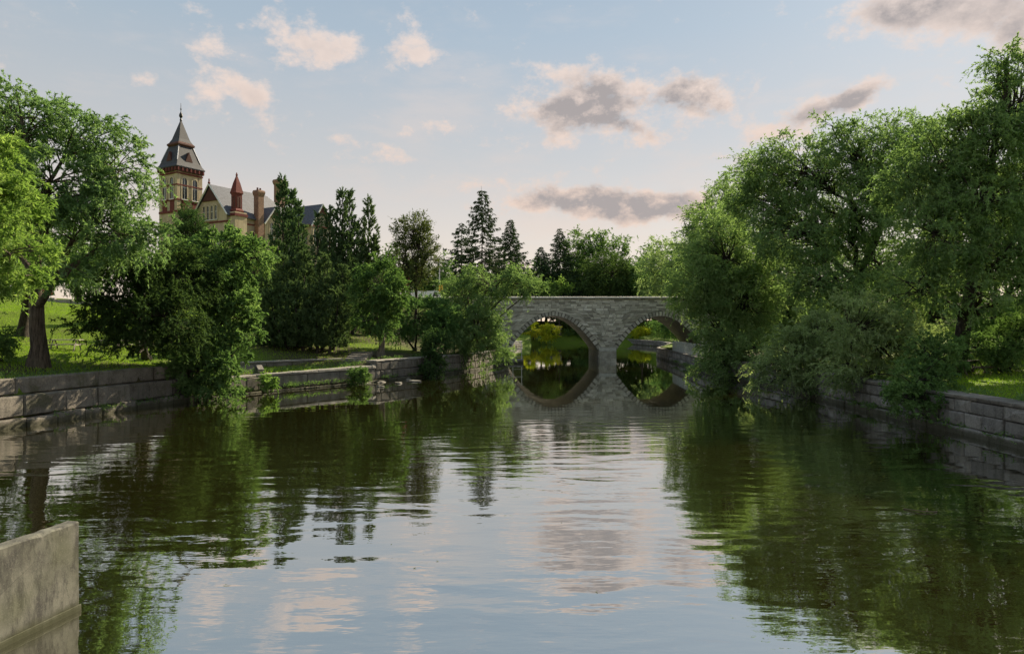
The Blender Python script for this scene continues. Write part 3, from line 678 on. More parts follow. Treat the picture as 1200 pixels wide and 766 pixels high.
def spruce(name, label, base, top_z, r_base, leaves, leaf='leaf_spruce', group=None, seed=1, low=.12, sparse=1.0, lL=.40, lW=.11, trunk_r=.22, droop=.30, ragged=.2):
    global NLEAF
    r = np.random.default_rng(seed); base = np.asarray(base, float); H = top_z-base[2]; root = empty(name, base, label, 'tree', group); wood = Wood()
    zz = np.linspace(0, H, 10); wood.tube(np.stack([np.cumsum(r.normal(size=10)*.03), np.cumsum(r.normal(size=10)*.03), zz-.3*(zz == 0)], 1), trunk_r*(1-.93*zz/H), 8)
    S = []; Dr = []; L = []; TN = []; z = low*H
    while z < H*.985:
        f = 1-z/H; n = int(r.integers(5, 8)) if r.random() < sparse else 3
        for a in r.random()*6.28+np.arange(n)*6.283/n+r.normal(size=n)*.2:
            ln = (r_base*1.75*f**.9+.12)*r.uniform(1-ragged*1.4, 1+ragged)
            d = np.array([math.cos(a), math.sin(a), 0.]); p0 = np.array([0, 0, z+r.uniform(-.1, .1)]); tip = p0+d*ln+np.array([0, 0, -droop*ln*.7+.10*ln])
            ct = p0+d*ln*.55+np.array([0, 0, -droop*ln*.75]); P = bez(p0, ct, tip, 6); wood.tube(P, np.linspace(.02+.012*ln, .006, 6), 3)
            nt = max(3, int(ln/.17)); t = r.uniform(.18, 1, nt); Pt = p0*(1-t[:, None])**2+2*ct*(t*(1-t))[:, None]+tip*(t*t)[:, None]
            side = np.where(r.random(nt) < .5, 1, -1)[:, None]*np.array([-d[1], d[0], 0]); S.append(Pt)
            Dr.append(unit(d*.7+side*.65+np.array([0, 0, -.28])+r.normal(size=(nt, 3))*.15)); L.append((.28+.42*(1-t)*min(1, ln/2.5))*r.uniform(.7, 1.2, nt)); TN.append(np.full(nt, np.clip(r.normal(.5, .16), 0, 1)))
        z += H*.018+.17*f+r.uniform(0, .1)
    S = np.concatenate(S); npt = max(2, int(round(leaves*2.6/len(S)))); L = np.concatenate(L)
    me = leaf_mesh('crown', S, np.concatenate(Dr), L, np.full(len(S), .35), npt, lL, lW, np.concatenate(TN), r, .35, .55, tri=True); NLEAF += len(S)*npt
    wood.obj('trunk', 'bark_dark', root); link('crown', me, leaf, root); return root
def cedar(name, label, base, spires, D, leaves, seed=1, leaf='leaf_cedar', group=None, trunk_r=.22, cat='tree'):
    """spires: (px, top_py, half width px, dD): upright columns of foliage rising from the base"""
    global NLEAF
    r = np.random.default_rng(seed); base = np.asarray(base, float); root = empty(name, base, label, cat, group); wood = Wood(); S = []; Dr = []; L = []; TN = []
    for px, py, hw, dD in spires:
        t = at(px, py, D+dD); W = hw/F*(D+dD); H = t[2]-base[2]; foot = base+np.array([(t[0]-base[0])*.55, (t[1]-base[1])*.6, 0])
        P = bez(foot, np.array([t[0], t[1], base[2]+H*.4]), t, 9); wood.tube(P-base-np.array([[0, 0, .4]]+[[0, 0, 0]]*8), trunk_r*np.linspace(1, .08, 9), 6)
        leaves_k = leaves*2.2; n = int(H*W*40); f = r.random(n)**1.15*.97+.03*r.random(n); f = .07+.93*f
        ax = np.stack([np.interp(f, np.linspace(0, 1, 9), P[:, i]) for i in range(3)], 1); a = r.random(n)*6.283
        bumpy = .80+.22*np.sin(a*3+f*19+px)+.16*np.sin(a*2-f*31)
        prof = W*np.minimum(1, (1-f)*3.2+.05)**.75*(.8+.2*np.minimum(1, f*6))*bumpy*(.35+.65*r.random(n)**.5)
        o = np.stack([np.cos(a), np.sin(a), np.zeros(n)], 1); S.append(ax+o*prof[:, None]-base); Dr.append(unit(o*.55+np.array([0, 0, .85])+r.normal(size=(n, 3))*.25)); L.append(r.uniform(.25, .6, n)); TN.append(np.clip(r.normal(.5, .17, n), 0, 1))
    S = np.concatenate(S); npt = max(1, int(round(leaves_k/len(S)))); NLEAF += len(S)*npt
    me = leaf_mesh('crown', S, np.concatenate(Dr), np.concatenate(L), np.zeros(len(S)), npt, .26, .12, np.concatenate(TN), r, .45, .15, tri=True)
    wood.obj('trunk', 'bark_dark', root); link('crown', me, leaf, root); return root
def G(px, D):
    """point on the ground at photo column px and distance D"""
    x = (px-600)/F*D; return np.array([x, D, max(gz(x, D), -.2)])
def ztop(py, D): return CAM_H-(py-HOR)/F*D

# --- left bank
tree('willow_tree', 'large willow with broad brown trunk on the lawn above the stepped wall', at_ground(45, 432), [(25, 140, 62, 42), (95, 165, 50, 40, 1), (140, 200, 42, 48, 1), (60, 215, 60, 48, -1), (115, 262, 60, 42, 0), (-20, 215, 55, 60, 2), (20, 270, 55, 42, 2), (165, 285, 48, 32, 1), (85, 315, 42, 22, -2)],
     32.5, 115000, .40, 'leaf_willow', 'bark', .15, .062, .7, .6, .5, fork=.30, holes=2, seed=11)
tree('willow_tree', 'yellow-green leafy branches reaching in from outside the frame beside the broad trunk', (-24.5, 24.5, gz(-24.5, 24.5)), [(-25, 250, 58, 62), (12, 300, 40, 45), (-40, 170, 50, 50), (30, 325, 30, 22, 1), (-10, 190, 34, 36, 1)],
     23.5, 36000, .30, 'leaf_bright', 'bark', .19, .05, .6, .5, .45, seed=12)
tree('park_tree', 'slim dark trunked tree standing behind the broad trunk on the lawn', at_ground(26, 396), [(15, 305, 55, 35), (65, 300, 50, 32), (30, 255, 60, 40), (100, 310, 40, 25), (-20, 320, 40, 35)],
     47, 36000, .36, 'leaf_mid', 'bark_dark', .20, .085, 1.0, .5, .3, seed=13, fork=.2)
tree('low_spreading_tree', 'dark low spreading tree with wide layered branches over the lawn', at_ground(172, 424), [(150, 365, 58, 32), (115, 388, 38, 22, -1), (190, 372, 48, 42, -1), (205, 328, 52, 34, 1), (160, 320, 48, 28, 1), (105, 352, 28, 15), (165, 400, 50, 16, -.5)],
     36, 60000, .26, 'leaf_dark', 'bark_dark', .15, .075, .65, .65, .3, seed=14, fork=.1, holes=1, flat=.8)
tree('bank_maple', 'sunlit bright green maple hanging over the wall down to the water', at_ground(250, 440)+np.array([0, .6, 0]), [(245, 325, 48, 42), (270, 300, 32, 24), (262, 378, 40, 40), (232, 425, 40, 36, -1.5), (225, 300, 28, 26, 1), (245, 452, 36, 18, -2.2), (285, 360, 22, 34), (272, 425, 22, 26, -1.5), (222, 440, 18, 22, -2), (252, 290, 40, 16, 1), (298, 302, 22, 24, 1)],
     40, 84000, .20, 'leaf_maple', 'bark_dark', .16, .10, .62, .55, .3, seed=15, fork=.15, multi=2, minz=.1)
tree('shrub', 'dark rounded shrub at the edge of the lawn left of the broad trunk', at_ground(0, 425), [(-4, 402, 26, 22), (-25, 395, 25, 26)], 33, 9000, .06, 'leaf_mid', 'bark_dark', .12, .05, .4, .6, cat='shrub', seed=16, multi=2)
cedar('columnar_cedar', 'tallest columnar cedar with three spires in front of the courthouse roof', G(343, 70), [(331, 211, 12, 0), (342, 226, 11, 1.2), (350, 238, 9, -1), (324, 285, 15, -1.5), (354, 290, 14, .5), (312, 318, 14, -1), (366, 318, 13, -1)], 70, 40000, 21)
cedar('columnar_cedar', 'slim ragged cedar beside the pale courthouse wing', G(383, 67), [(372, 252, 8, 0), (386, 246, 10, 1), (380, 285, 14, .5)], 67, 12000, 22)
cedar('columnar_cedar', 'twin-topped columnar cedar between two slim cedars', G(405, 69), [(401, 224, 11, 0), (410, 228, 10, 1), (418, 262, 10, 2), (405, 275, 17, .5), (394, 270, 11, 0)], 69, 24000, 23)
cedar('columnar_cedar', 'single narrow cedar spire at the end of the cedar row', G(433, 72), [(432, 234, 12, 0), (438, 280, 12, 0), (427, 285, 11, .5)], 72, 14000, 24)
cedar('dark_cedar', 'dense dark evergreen with slanting stems beneath the tall cedars', at_ground(372, 414), [(312, 320, 16, 1), (332, 304, 16, 0), (356, 300, 17, 1), (381, 304, 15, 0), (402, 316, 14, 1), (345, 335, 22, -1), (318, 345, 22, -1), (372, 340, 20, -1), (296, 350, 18, 0), (396, 345, 18, -1)], 56, 42000, 25, leaf='leaf_cedar', trunk_r=.16)
tree('round_tree', 'round mid-green tree with pale trunk at the wall end', at_ground(446, 419), [(446, 338, 27, 34), (442, 372, 26, 22), (460, 352, 18, 26), (432, 348, 16, 26)], 55, 40000, .30, 'leaf_mid', 'bark_pale', .16, .085, .7, .6, .25, seed=26, fork=.3)
tree('sparse_tree', 'thin dark tree with sky showing through its crown', G(484, 72), [(485, 278, 22, 28), (472, 305, 16, 26), (500, 300, 15, 28), (485, 325, 24, 24), (495, 262, 10, 14), (468, 268, 9, 18)], 72, 10500, .20, 'leaf_sparse', 'bark_dark', .22, .11, .55, .5, .1, seed=27, holes=3)
tree('understory_tree', 'leafy mid-green tree filling the slope behind the wall bush', G(490, 63), [(490, 370, 32, 22), (515, 362, 24, 14, 2), (465, 385, 22, 18), (520, 385, 24, 24)], 62, 26000, .16, 'leaf_mid', 'bark_dark', .18, .09, .75, .55, seed=28, multi=3)
tree('river_willow', 'feathery light green willow leaning over the water before the bridge', np.array([-4.6, 66.6, gz(-4.6, 66.6)]), [(578, 332, 38, 24), (545, 348, 32, 28, 1), (608, 332, 30, 20), (560, 388, 38, 36, -1), (580, 378, 16, 26), (535, 400, 28, 28, -2), (626, 338, 15, 11), (575, 412, 26, 22, -1.5), (528, 368, 18, 22)],
     65, 76000, .20, 'leaf_willow', 'bark', .19, .062, .75, .5, .55, seed=29, multi=4, fork=.1, holes=3)
tree('wall_shrub', 'dark green bush spilling over the rubble wall into the water', at_ground(507, 425), [(505, 425, 18, 20, -.8), (512, 405, 16, 18)], 57, 13000, .06, 'leaf_dark', 'bark_dark', .14, .07, .5, .7, cat='shrub', seed=30, multi=2, minz=.05)
tree('wall_shrub', 'small dark shrub growing from the face of the low wall', (-11.6, 48.8, .6), [(420, 441, 12, 9)], 48.6, 3500, .03, 'leaf_mid', 'bark_dark', .13, .07, .3, .8, cat='shrub', seed=31, minz=.05, multi=2)
tree('wall_shrub', 'light green shrub sprouting at the foot of the low coping', (-15.6, 42.9, .5), [(316, 449, 9, 12)], 42.6, 2600, .03, 'leaf_bright', 'bark_dark', .13, .06, .3, .7, cat='shrub', seed=32, minz=.05, multi=2)
# --- street trees and woods behind the bridge
spruce('spruce_tree', 'tallest pointed spruce standing above the trees by the bridge', G(565, 118), ztop(220, 118), 5.0, 26000, seed=41, sparse=.85)
spruce('spruce_tree', 'ragged leaning conifer to the left of the tallest spruce', G(541, 122), ztop(262, 122), 5.2, 15000, seed=42, sparse=.5, ragged=.45)
spruce('spruce_tree', 'shorter dense spruce to the right of the tallest spruce', G(598, 171), ztop(258, 171), 6.0, 15000, seed=43, lL=.58, lW=.16, trunk_r=.3)
spruce('spruce_tree', 'small pointed spruce low beside the shorter spruce', G(634, 178), ztop(290, 178), 5.2, 9000, seed=44, lL=.58, lW=.16)
spruce('spruce_tree', 'narrow spruce tip against the leafy maples behind the bridge', G(656, 182), ztop(268, 182), 6.0, 12000, seed=45, lL=.58, lW=.16)
tree('street_tree', 'tall leafy maple with uneven top behind the dark round tree', G(692, 188), [(690, 285, 26, 17), (715, 290, 22, 18, 2), (672, 300, 22, 22), (705, 312, 32, 24), (728, 298, 12, 18), (690, 335, 36, 20)], 188, 26000, .45, 'leaf_mid', 'bark_dark', .50, .25, 2.1, .6, seed=46)
tree('street_tree', 'dense dark round tree directly behind the bridge parapet', G(716, 173), [(714, 322, 30, 26), (700, 332, 20, 18, -1), (732, 330, 20, 18), (716, 350, 26, 18)], 173, 26000, .4, 'leaf_dark', 'bark_dark', .42, .22, 1.8, .8, seed=47, holes=0, tone_s=.1)
tree('street_bush', 'small yellow-green bush peeping over the bridge parapet', G(656, 170), [(655, 338, 14, 9), (648, 347, 14, 10)], 170, 6000, .15, 'leaf_bright', 'bark', .38, .18, 1.3, .7, cat='bush', seed=48, multi=2)
tree('street_tree', 'mid-green tree beyond the bridge end beside the riverside willow', G(790, 150), [(782, 308, 26, 28), (812, 300, 26, 30, 2), (765, 322, 18, 20), (800, 330, 30, 22), (775, 288, 14, 12), (785, 352, 34, 18)], 150, 28000, .4, 'leaf_willow_grey', 'bark_dark', .42, .17, 1.7, .6, seed=49)
tree('street_tree', 'light green lower tree just behind the parapet between dark tree and willows', G(752, 170), [(748, 328, 12, 22), (760, 338, 14, 14)], 170, 9000, .25, 'leaf_maple', 'bark_dark', .42, .21, 1.7, .65, seed=50)
src = tree('far_tree', 'far green tree behind the traffic pole and the street', G(470, 108), [(462, 318, 30, 26), (500, 322, 28, 22), (480, 335, 40, 20), (520, 330, 22, 20)], 108, 17000, .35, 'leaf_mid', 'bark_dark', .34, .16, 1.4, .6, seed=51)
src2 = tree('far_tree', 'broad green tree on the far bank beyond the left arch', G(640, 185), [(640, 340, 40, 24), (610, 346, 30, 20), (670, 345, 30, 22), (650, 356, 40, 12)], 185, 17000, .35, 'leaf_mid', 'bark_dark', .5, .24, 2.0, .6, seed=52, minz=.4)
def copy_tree(o, loc, rz, sc, label):
    c = o.copy(); COL.objects.link(c); c.location = loc; c.rotation_euler = (0, 0, rz); c.scale = sc; c['label'] = label; c['group'] = 'trees in the far background'
    for ch in o.children:
        d = ch.copy(); COL.objects.link(d); d.parent = c
src2['group'] = src['group'] = 'trees in the far background'
for i, (px, D, rz, s, lab) in enumerate([(585, 190, 2.0, 1.0, 'far tree beyond the street behind the tallest spruce'), (715, 195, 1.1, 1.0, 'far tree on the far bank framed by the left arch edge'), (765, 185, 4.0, .95, 'far tree on the far bank framed by the right arch'),
                                      (820, 200, 5.1, 1.1, 'far tree hidden behind the riverside willows at the bridge end'), (540, 200, 3.0, .95, 'far tree behind the ragged leaning conifer')]):
    copy_tree(src2, G(px, D), rz, (s, s, s), lab)
for i, (px, D, rz, s, lab) in enumerate([(612, 178, 2.0, 1.15, 'street tree between the shorter spruce and the small spruce'), (425, 112, 1.0, .9, 'far tree showing between the slim cedars'), (90, 92, 2.6, .8, 'far tree behind the parking area at the top of the lawn'), (175, 100, .6, .95, 'far tree rising behind the dark low spreading tree'), (300, 100, 4.2, .75, 'far tree before the courthouse wall behind the bank maple'), (235, 112, 5.2, .8, 'far tree below the courthouse tower')]):
    copy_tree(src, G(px, D), rz, (s, s, s), lab)
for i, (px, D, rz, s, lab) in enumerate([(672, 196, 1.7, 1.9, 'far tree filling the band between the narrow spruce tip and the tall maple'), (745, 190, 3.3, 1.7, 'far tree in the band right of the dark round tree'), (772, 182, 5.5, 1.9, 'far tree in the band above the right arch'), (820, 185, .4, 2.1, 'tall far tree showing beside the willow crown at the bridge end'), (625, 194, 2.9, 1.7, 'far tree in the band right of the shorter spruce')]):
    copy_tree(src, G(px, D), rz, (s, s, s), lab)
tree('ivy_tree', 'dark ivy-clad tree top in front of the courthouse tower corner', G(225, 100), [(216, 255, 10, 16), (230, 262, 14, 14), (222, 280, 20, 16)], 100, 9000, .25, 'leaf_dark', 'bark_dark', .24, .14, .8, .8, seed=53, holes=0)
tree('lawn_tree', 'pale sunlit bush between the bank maple and the tall cedar', G(300, 62), [(300, 318, 20, 34), (312, 300, 14, 18), (290, 350, 22, 22)], 62, 12000, .16, 'leaf_bright', 'bark', .19, .085, .8, .5, seed=54, multi=2)
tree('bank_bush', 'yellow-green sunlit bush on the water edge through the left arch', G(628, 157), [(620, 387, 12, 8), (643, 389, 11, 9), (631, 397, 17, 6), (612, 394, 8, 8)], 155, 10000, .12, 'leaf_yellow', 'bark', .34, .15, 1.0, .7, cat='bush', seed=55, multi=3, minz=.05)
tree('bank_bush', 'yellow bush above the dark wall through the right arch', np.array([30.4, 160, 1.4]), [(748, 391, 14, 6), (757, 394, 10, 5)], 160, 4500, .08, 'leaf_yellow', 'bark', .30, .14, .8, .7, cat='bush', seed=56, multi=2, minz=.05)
tree('bank_bush', 'dark green bush under the right arch beside the railing', G(800, 106), [(796, 388, 20, 16), (782, 380, 18, 12), (815, 385, 22, 22)], 106, 14000, .1, 'leaf_mid', 'bark_dark', .24, .12, .9, .6, cat='bush', seed=57, multi=2)
tree('bank_bush', 'dark bushes on the slope at the inner side of the left arch', G(676, 172), [(676, 390, 16, 8), (692, 384, 16, 11)], 171, 7000, .1, 'leaf_mid', 'bark_dark', .4, .2, 1.2, .6, cat='bush', seed=58, multi=2)
# --- right bank
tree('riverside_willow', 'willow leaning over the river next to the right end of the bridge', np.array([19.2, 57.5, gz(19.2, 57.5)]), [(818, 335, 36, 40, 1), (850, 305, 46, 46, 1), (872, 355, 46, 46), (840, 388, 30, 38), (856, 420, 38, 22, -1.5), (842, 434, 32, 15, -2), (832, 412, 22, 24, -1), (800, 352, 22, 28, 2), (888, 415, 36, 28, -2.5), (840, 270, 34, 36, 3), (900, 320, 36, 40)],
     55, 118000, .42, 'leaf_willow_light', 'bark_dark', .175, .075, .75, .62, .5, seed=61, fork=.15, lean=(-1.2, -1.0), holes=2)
tree('riverside_willow', 'big rounded willow with forked limbs in the middle of the right bank', G(985, 50), [(895, 240, 42, 42, 2), (940, 205, 50, 44), (1000, 185, 50, 44), (935, 275, 55, 45, -1), (1000, 255, 55, 50), (1050, 220, 44, 48, 1), (965, 330, 50, 42, -3), (870, 220, 26, 30, 3), (1040, 160, 34, 26), (1080, 165, 40, 32, 1), (905, 205, 34, 30, 1), (910, 180, 28, 22, 1), (975, 150, 22, 16), (1030, 310, 40, 36)],
     49, 150000, .46, 'leaf_willow', 'bark_dark', .165, .072, .75, .62, .45, seed=62, fork=.18, holes=2)
tree('riverside_willow', 'tallest willow at the right edge towering over the bank', G(1128, 37), [(1100, 195, 54, 46, 1), (1150, 165, 52, 48), (1195, 120, 46, 56, 1), (1178, 72, 22, 26, 1), (1150, 235, 58, 52, -1), (1210, 220, 60, 70, 1), (1095, 275, 52, 44, -1), (1075, 335, 50, 40, -1), (1170, 305, 50, 38, -2), (1215, 330, 40, 45, -2), (1120, 145, 34, 24), (1145, 345, 30, 26, -2), (1065, 225, 40, 40, 1)],
     36, 165000, .42, 'leaf_willow', 'bark_dark', .145, .062, .65, .55, .5, seed=63, fork=.15, holes=2)
tree('bank_shrub', 'grey-green willow shrub drooping to the water in the shade', np.array([18.9, 43.5, 1.4]), [(940, 415, 46, 32), (912, 436, 34, 22, -.5), (965, 392, 38, 34), (900, 454, 24, 10, -1), (945, 440, 34, 18, -1)], 41.3, 40000, .12, 'leaf_willow_grey', 'bark_dark', .15, .052, .6, .55, .6, cat='shrub', seed=64, multi=4, minz=.08)
tree('bank_shrub', 'grey-green willow shrub spreading over the wall beside the drooping one', np.array([18.8, 37, 1.45]), [(1005, 388, 48, 40), (1040, 408, 46, 36), (990, 432, 34, 24, -.8), (1030, 440, 36, 22, -1), (1060, 390, 36, 30, 1)], 35.3, 46000, .12, 'leaf_willow_grey', 'bark_dark', .14, .05, .6, .55, .5, cat='shrub', seed=65, multi=4, minz=.15)
tree('bank_shrub', 'low tangled shrub hanging over the dark block wall near the bright lawn', np.array([18.6, 30.5, 1.45]), [(1075, 448, 40, 24), (1105, 446, 28, 20, .5), (1060, 468, 28, 16, -.6), (1095, 420, 40, 24, 1), (1085, 470, 24, 14, -.8)], 29.2, 26000, .09, 'leaf_mid', 'bark_dark', .12, .05, .45, .5, .4, cat='shrub', seed=66, multi=4, minz=.2)
tree('bank_shrub', 'shaded grey-green shrub behind the bright lawn at the right edge', G(1180, 36), [(1180, 405, 44, 34), (1215, 390, 36, 44), (1150, 412, 28, 26)], 35.5, 26000, .1, 'leaf_mid', 'bark_dark', .13, .05, .5, .55, .4, cat='shrub', seed=67, multi=4)
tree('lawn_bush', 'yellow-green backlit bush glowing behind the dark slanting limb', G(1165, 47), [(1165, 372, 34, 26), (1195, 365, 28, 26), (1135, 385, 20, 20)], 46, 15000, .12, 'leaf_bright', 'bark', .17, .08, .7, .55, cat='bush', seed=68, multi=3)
tree('riverside_willow', 'willow crown showing behind the leaning willow above the bridge end', G(838, 76), [(835, 265, 34, 40), (812, 300, 28, 36), (860, 235, 30, 34), (880, 200, 22, 22, -4), (845, 330, 34, 30)], 76, 40000, .38, 'leaf_willow', 'bark_dark', .22, .08, 1.0, .55, .4, seed=69)
tree('riverside_willow', 'shaded tree filling the park behind the right bank shrubs', G(1030, 68), [(1030, 330, 60, 46), (960, 350, 50, 40), (1090, 350, 50, 44), (1140, 300, 50, 50), (1000, 390, 60, 26)], 67, 44000, .4, 'leaf_mid', 'bark_dark', .24, .10, 1.2, .5, .4, seed=70)
src3 = tree('far_bush', 'rounded far bush on the far bank in the middle of the left arch', G(655, 176), [(655, 374, 18, 14), (642, 384, 16, 10), (668, 384, 16, 10), (655, 392, 20, 8)], 176, 9000, .15, 'leaf_mid', 'bark_dark', .46, .24, 1.5, .7, cat='bush', seed=81, multi=3, minz=.1, holes=0)
src3['group'] = 'trees in the far background'
for i, (px, D, rz, s, lab) in enumerate([(688, 174, 2.0, 1.0, 'far bush on the far bank at the inner edge of the left arch'), (728, 176, 1.1, 1.05, 'far bush on the far bank at the inner edge of the right arch'), (762, 178, 4.0, 1.1, 'far bush on the far bank in the middle of the right arch'), (800, 172, 5.1, 1.2, 'far bush on the far bank behind the railing'), (612, 182, 3.0, 1.2, 'far bush on the far bank behind the yellow-green bush'), (575, 186, 2.2, 1.25, 'far bush beyond the willow that leans before the bridge')]):
    copy_tree(src3, G(px, D), rz, (s, s, s), lab)
tree('park_tree', 'leafy tree in the park between the leaning willow and the big rounded willow', G(930, 64), [(930, 345, 55, 42), (885, 375, 45, 36), (970, 385, 50, 32), (905, 295, 42, 42), (950, 300, 40, 36)], 63, 46000, .35, 'leaf_willow', 'bark_dark', .22, .085, 1.0, .55, .4, seed=71)
tree('park_tree', 'leafy tree filling the park behind the tallest willow', G(1085, 54), [(1080, 300, 56, 52), (1040, 365, 46, 40), (1105, 380, 46, 36), (1150, 320, 52, 50), (1195, 265, 50, 60), (1120, 240, 46, 44)], 53, 62000, .35, 'leaf_mid', 'bark_dark', .20, .08, 1.0, .55, .4, seed=72)

# ------------------------------------------------------------------ courthouse on the hill
CH = np.array([-63.05, 130.0]); CZ = gz(*CH); ROT = R(61)
ch = empty('courthouse', (CH[0], CH[1], CZ), 'buff brick courthouse with slate roofs and tall pointed clockless tower', 'courthouse', rz=ROT)
ch['label'] = 'buff and red brick courthouse with slate roofs and a tall pointed tower'
def Zr(z): return z-CZ
plain('buff_trim', (.52, .43, .29), .85)
def part(name, mat, mb, parent=ch): return mb.build(name, mat, parent)
mb = MB(); mb.box((-2.53, -2.53, 0), (2.53, 2.53, Zr(33.2))); tw = part('tower', 'buff_brick', mb)
for sx_ in (-1, 1):
    for sy_ in (-1, 1):
        mb = MB(); mb.box((sx_*2.3-.35, sy_*2.3-.35, 0), (sx_*2.3+.35, sy_*2.3+.35, Zr(33.0))); part('corner_pilaster', 'buff_brick', mb, tw)
for z0, z1, e, mt in ((25.3, 25.7, 2.72, 'red_brick'), (27.55, 27.85, 2.73, 'red_brick'), (30.35, 30.6, 2.70, 'red_brick'), (22.8, 23.1, 2.72, 'red_brick'), (32.55, 32.8, 2.76, 'red_brick')):
    mb = MB(); mb.box((-e, -e, Zr(z0)), (e, e, Zr(z1))); part('string_course', mt, mb, tw)
mb = MB(); mb.box((-2.85, -2.85, Zr(33.0)), (2.85, 2.85, Zr(33.75))); part('eaves_band', 'dark_timber', mb, tw)
for f in range(4):
    for k in range(7):
        x = -2.6+k*5.2/6; a = f*math.pi/2; mb = MB(); mb.box((x-.12, -3.05, Zr(33.1)), (x+.12, -2.86, Zr(33.7))); o = part('corbel', 'red_brick', mb, tw); o.rotation_euler = (0, 0, a)
def arch_poly(w, h, grow=0., n=7):
    r_ = w/2+grow; return [(-r_, 0)] + [(r_*-math.cos(t), h-w/2+r_*math.sin(t)) for t in np.linspace(0, math.pi, n)] + [(r_, 0)]
def arch_window(parent, rz, u, dist, z0, w, h, trim='buff_trim', pane='glass_dark'):
    """arched window on a wall whose outward normal is local -Y turned by rz; u along the wall, dist from the parent origin to the wall face"""
    inner, outer = arch_poly(w, h), arch_poly(w, h, .22); n = len(inner); vs = []
    for (x, z) in outer: vs += [(u+x, -dist-.16, z0+z), (u+x, -dist+.05, z0+z)]
    for (x, z) in inner: vs += [(u+x, -dist-.16, z0+z), (u+x, -dist+.05, z0+z)]
    fs = []; o_ = 0; i_ = 2*n
    for k in range(n-1):
        fs += [(o_+2*k, o_+2*k+2, i_+2*k+2, i_+2*k), (o_+2*k, o_+2*k+1, o_+2*k+3, o_+2*k+2), (i_+2*k, i_+2*k+2, i_+2*k+3, i_+2*k+1)]
    mb = MB(); mb.add(vs, fs); o = mb.build('window', trim, parent); o.rotation_euler = (0, 0, rz)
    mb = MB(); mb.prism([(u+x, z0+z) for x, z in inner], -dist-.03, -dist+.06, 'y'); mb.build('pane', pane, o)
    mb = MB(); mb.box((u-w/2-.2, -dist-.25, z0-.16), (u+w/2+.2, -dist, z0)); mb.build('sill', 'white_trim', o)
    mb = MB(); mb.box((u-.04, -dist-.07, z0+.005), (u+.04, -dist-.02, z0+h-.02)); mb.box((u-w/2+.01, -dist-.065, z0+h*.55), (u+w/2-.01, -dist-.025, z0+h*.55+.08)); mb.build('mullion', 'white_trim', o)
    return o
for f in range(4):
    for u in (-1.08, 1.08):
        arch_window(tw, f*math.pi/2, u, 2.53, Zr(27.9), 1.0, 4.0)
        mb = MB(); mb.box((u-.62, -2.62, Zr(25.75)), (u+.62, -2.5, Zr(27.5))); o = part('lattice_panel', 'red_brick', mb, tw); o.rotation_euler = (0, 0, f*math.pi/2)
        arch_window(tw, f*math.pi/2, u, 2.53, Zr(19.0), .9, 3.0)
rr2 = lambda s: s/math.sqrt(2)
mb = MB(); mb.lathe([(rr2(6.0), Zr(33.76)), (rr2(6.05), Zr(33.95)), (rr2(5.3), Zr(34.5)), (rr2(4.8), Zr(35.2)), (rr2(3.0), Zr(38.1))], n=4, rot=math.pi/4); tr_ = part('tower_roof', 'slate_dark', mb)
mb = MB(); mb.lathe([(rr2(3.05), Zr(38.1)), (rr2(3.5), Zr(38.35)), (rr2(3.45), Zr(38.6)), (rr2(2.85), Zr(38.9))], n=4, rot=math.pi/4); part('roof_cornice', 'dark_timber', mb, tr_)
mb = MB(); mb.lathe([(rr2(2.9), Zr(38.9)), (rr2(2.2), Zr(39.6)), (rr2(.22), Zr(43.2))], n=4, rot=math.pi/4); part('spire', 'slate_dark', mb, tr_)
mb = MB(); mb.lathe([(.16, Zr(43.1)), (.22, Zr(43.4)), (.12, Zr(43.7)), (.34, Zr(44.1)), (.30, Zr(44.5)), (.08, Zr(44.9)), (.06, Zr(45.3)), (.17, Zr(45.45)), (.06, Zr(45.6)), (.03, Zr(46.6))], n=8); part('finial', 'iron', mb, tr_)
for f in range(4):
    mb = MB(); mb.add([(-.75, -2.48, Zr(35.1)), (.75, -2.48, Zr(35.1)), (0, -2.48, Zr(36.9)), (-.75, -1.4, Zr(35.1)), (.75, -1.4, Zr(35.1)), (0, -1.2, Zr(36.9))], [(0, 1, 2), (0, 2, 5, 3), (1, 4, 5, 2)])
    o = part('lucarne', 'dark_timber', mb, tr_); o.rotation_euler = (0, 0, f*math.pi/2)
    for k in (0, 1):
        a = math.pi/4+f*math.pi/2
        if k == 0: mb = MB(); mb.bar((rr2(4.85)*math.cos(a), rr2(4.85)*math.sin(a), Zr(35.15)), (rr2(3.02)*math.cos(a), rr2(3.02)*math.sin(a), Zr(38.1)), .09, 5); part('hip_flashing', 'flashing', mb, tr_)
# main range: gable to the tower side, ridge running back
mx0, mx1, my, hw_ = 1.4, 20.0, -6.66, 4.55
mb = MB(); mb.prism([(my-hw_, 0), (my+hw_, 0), (my+hw_, Zr(25.2)), (my, Zr(30.4)), (my-hw_, Zr(25.2))], mx0, mx0+.6, 'x'); mb.box((mx0+.61, my-hw_, 0), (mx1, my+hw_, Zr(25.2))); mainw = part('main_wall', 'buff_brick', mb)
e = .55; zr_, ze = Zr(30.75), Zr(25.0)-.25
mb = MB(); mb.add([(mx0-.35, my-hw_-e, ze), (mx1+.4, my-hw_-e, ze), (14.6, my, zr_), (mx0-.35, my, zr_), (mx0-.35, my+hw_+e, ze), (mx1+.4, my+hw_+e, ze), (mx0-.35, my-hw_-e, ze-.2), (mx0-.35, my, zr_-.22), (mx0-.35, my+hw_+e, ze-.2), (mx1+.4, my-hw_-e, ze-.2), (mx1+.4, my+hw_+e, ze-.2)],
   [(0, 1, 2, 3), (4, 3, 2, 5), (1, 5, 2), (0, 3, 7, 6), (3, 4, 8, 7), (0, 6, 9, 1), (1, 9, 10, 5), (5, 10, 8, 4)]); mroof = part('main_roof', 'slate', mb)
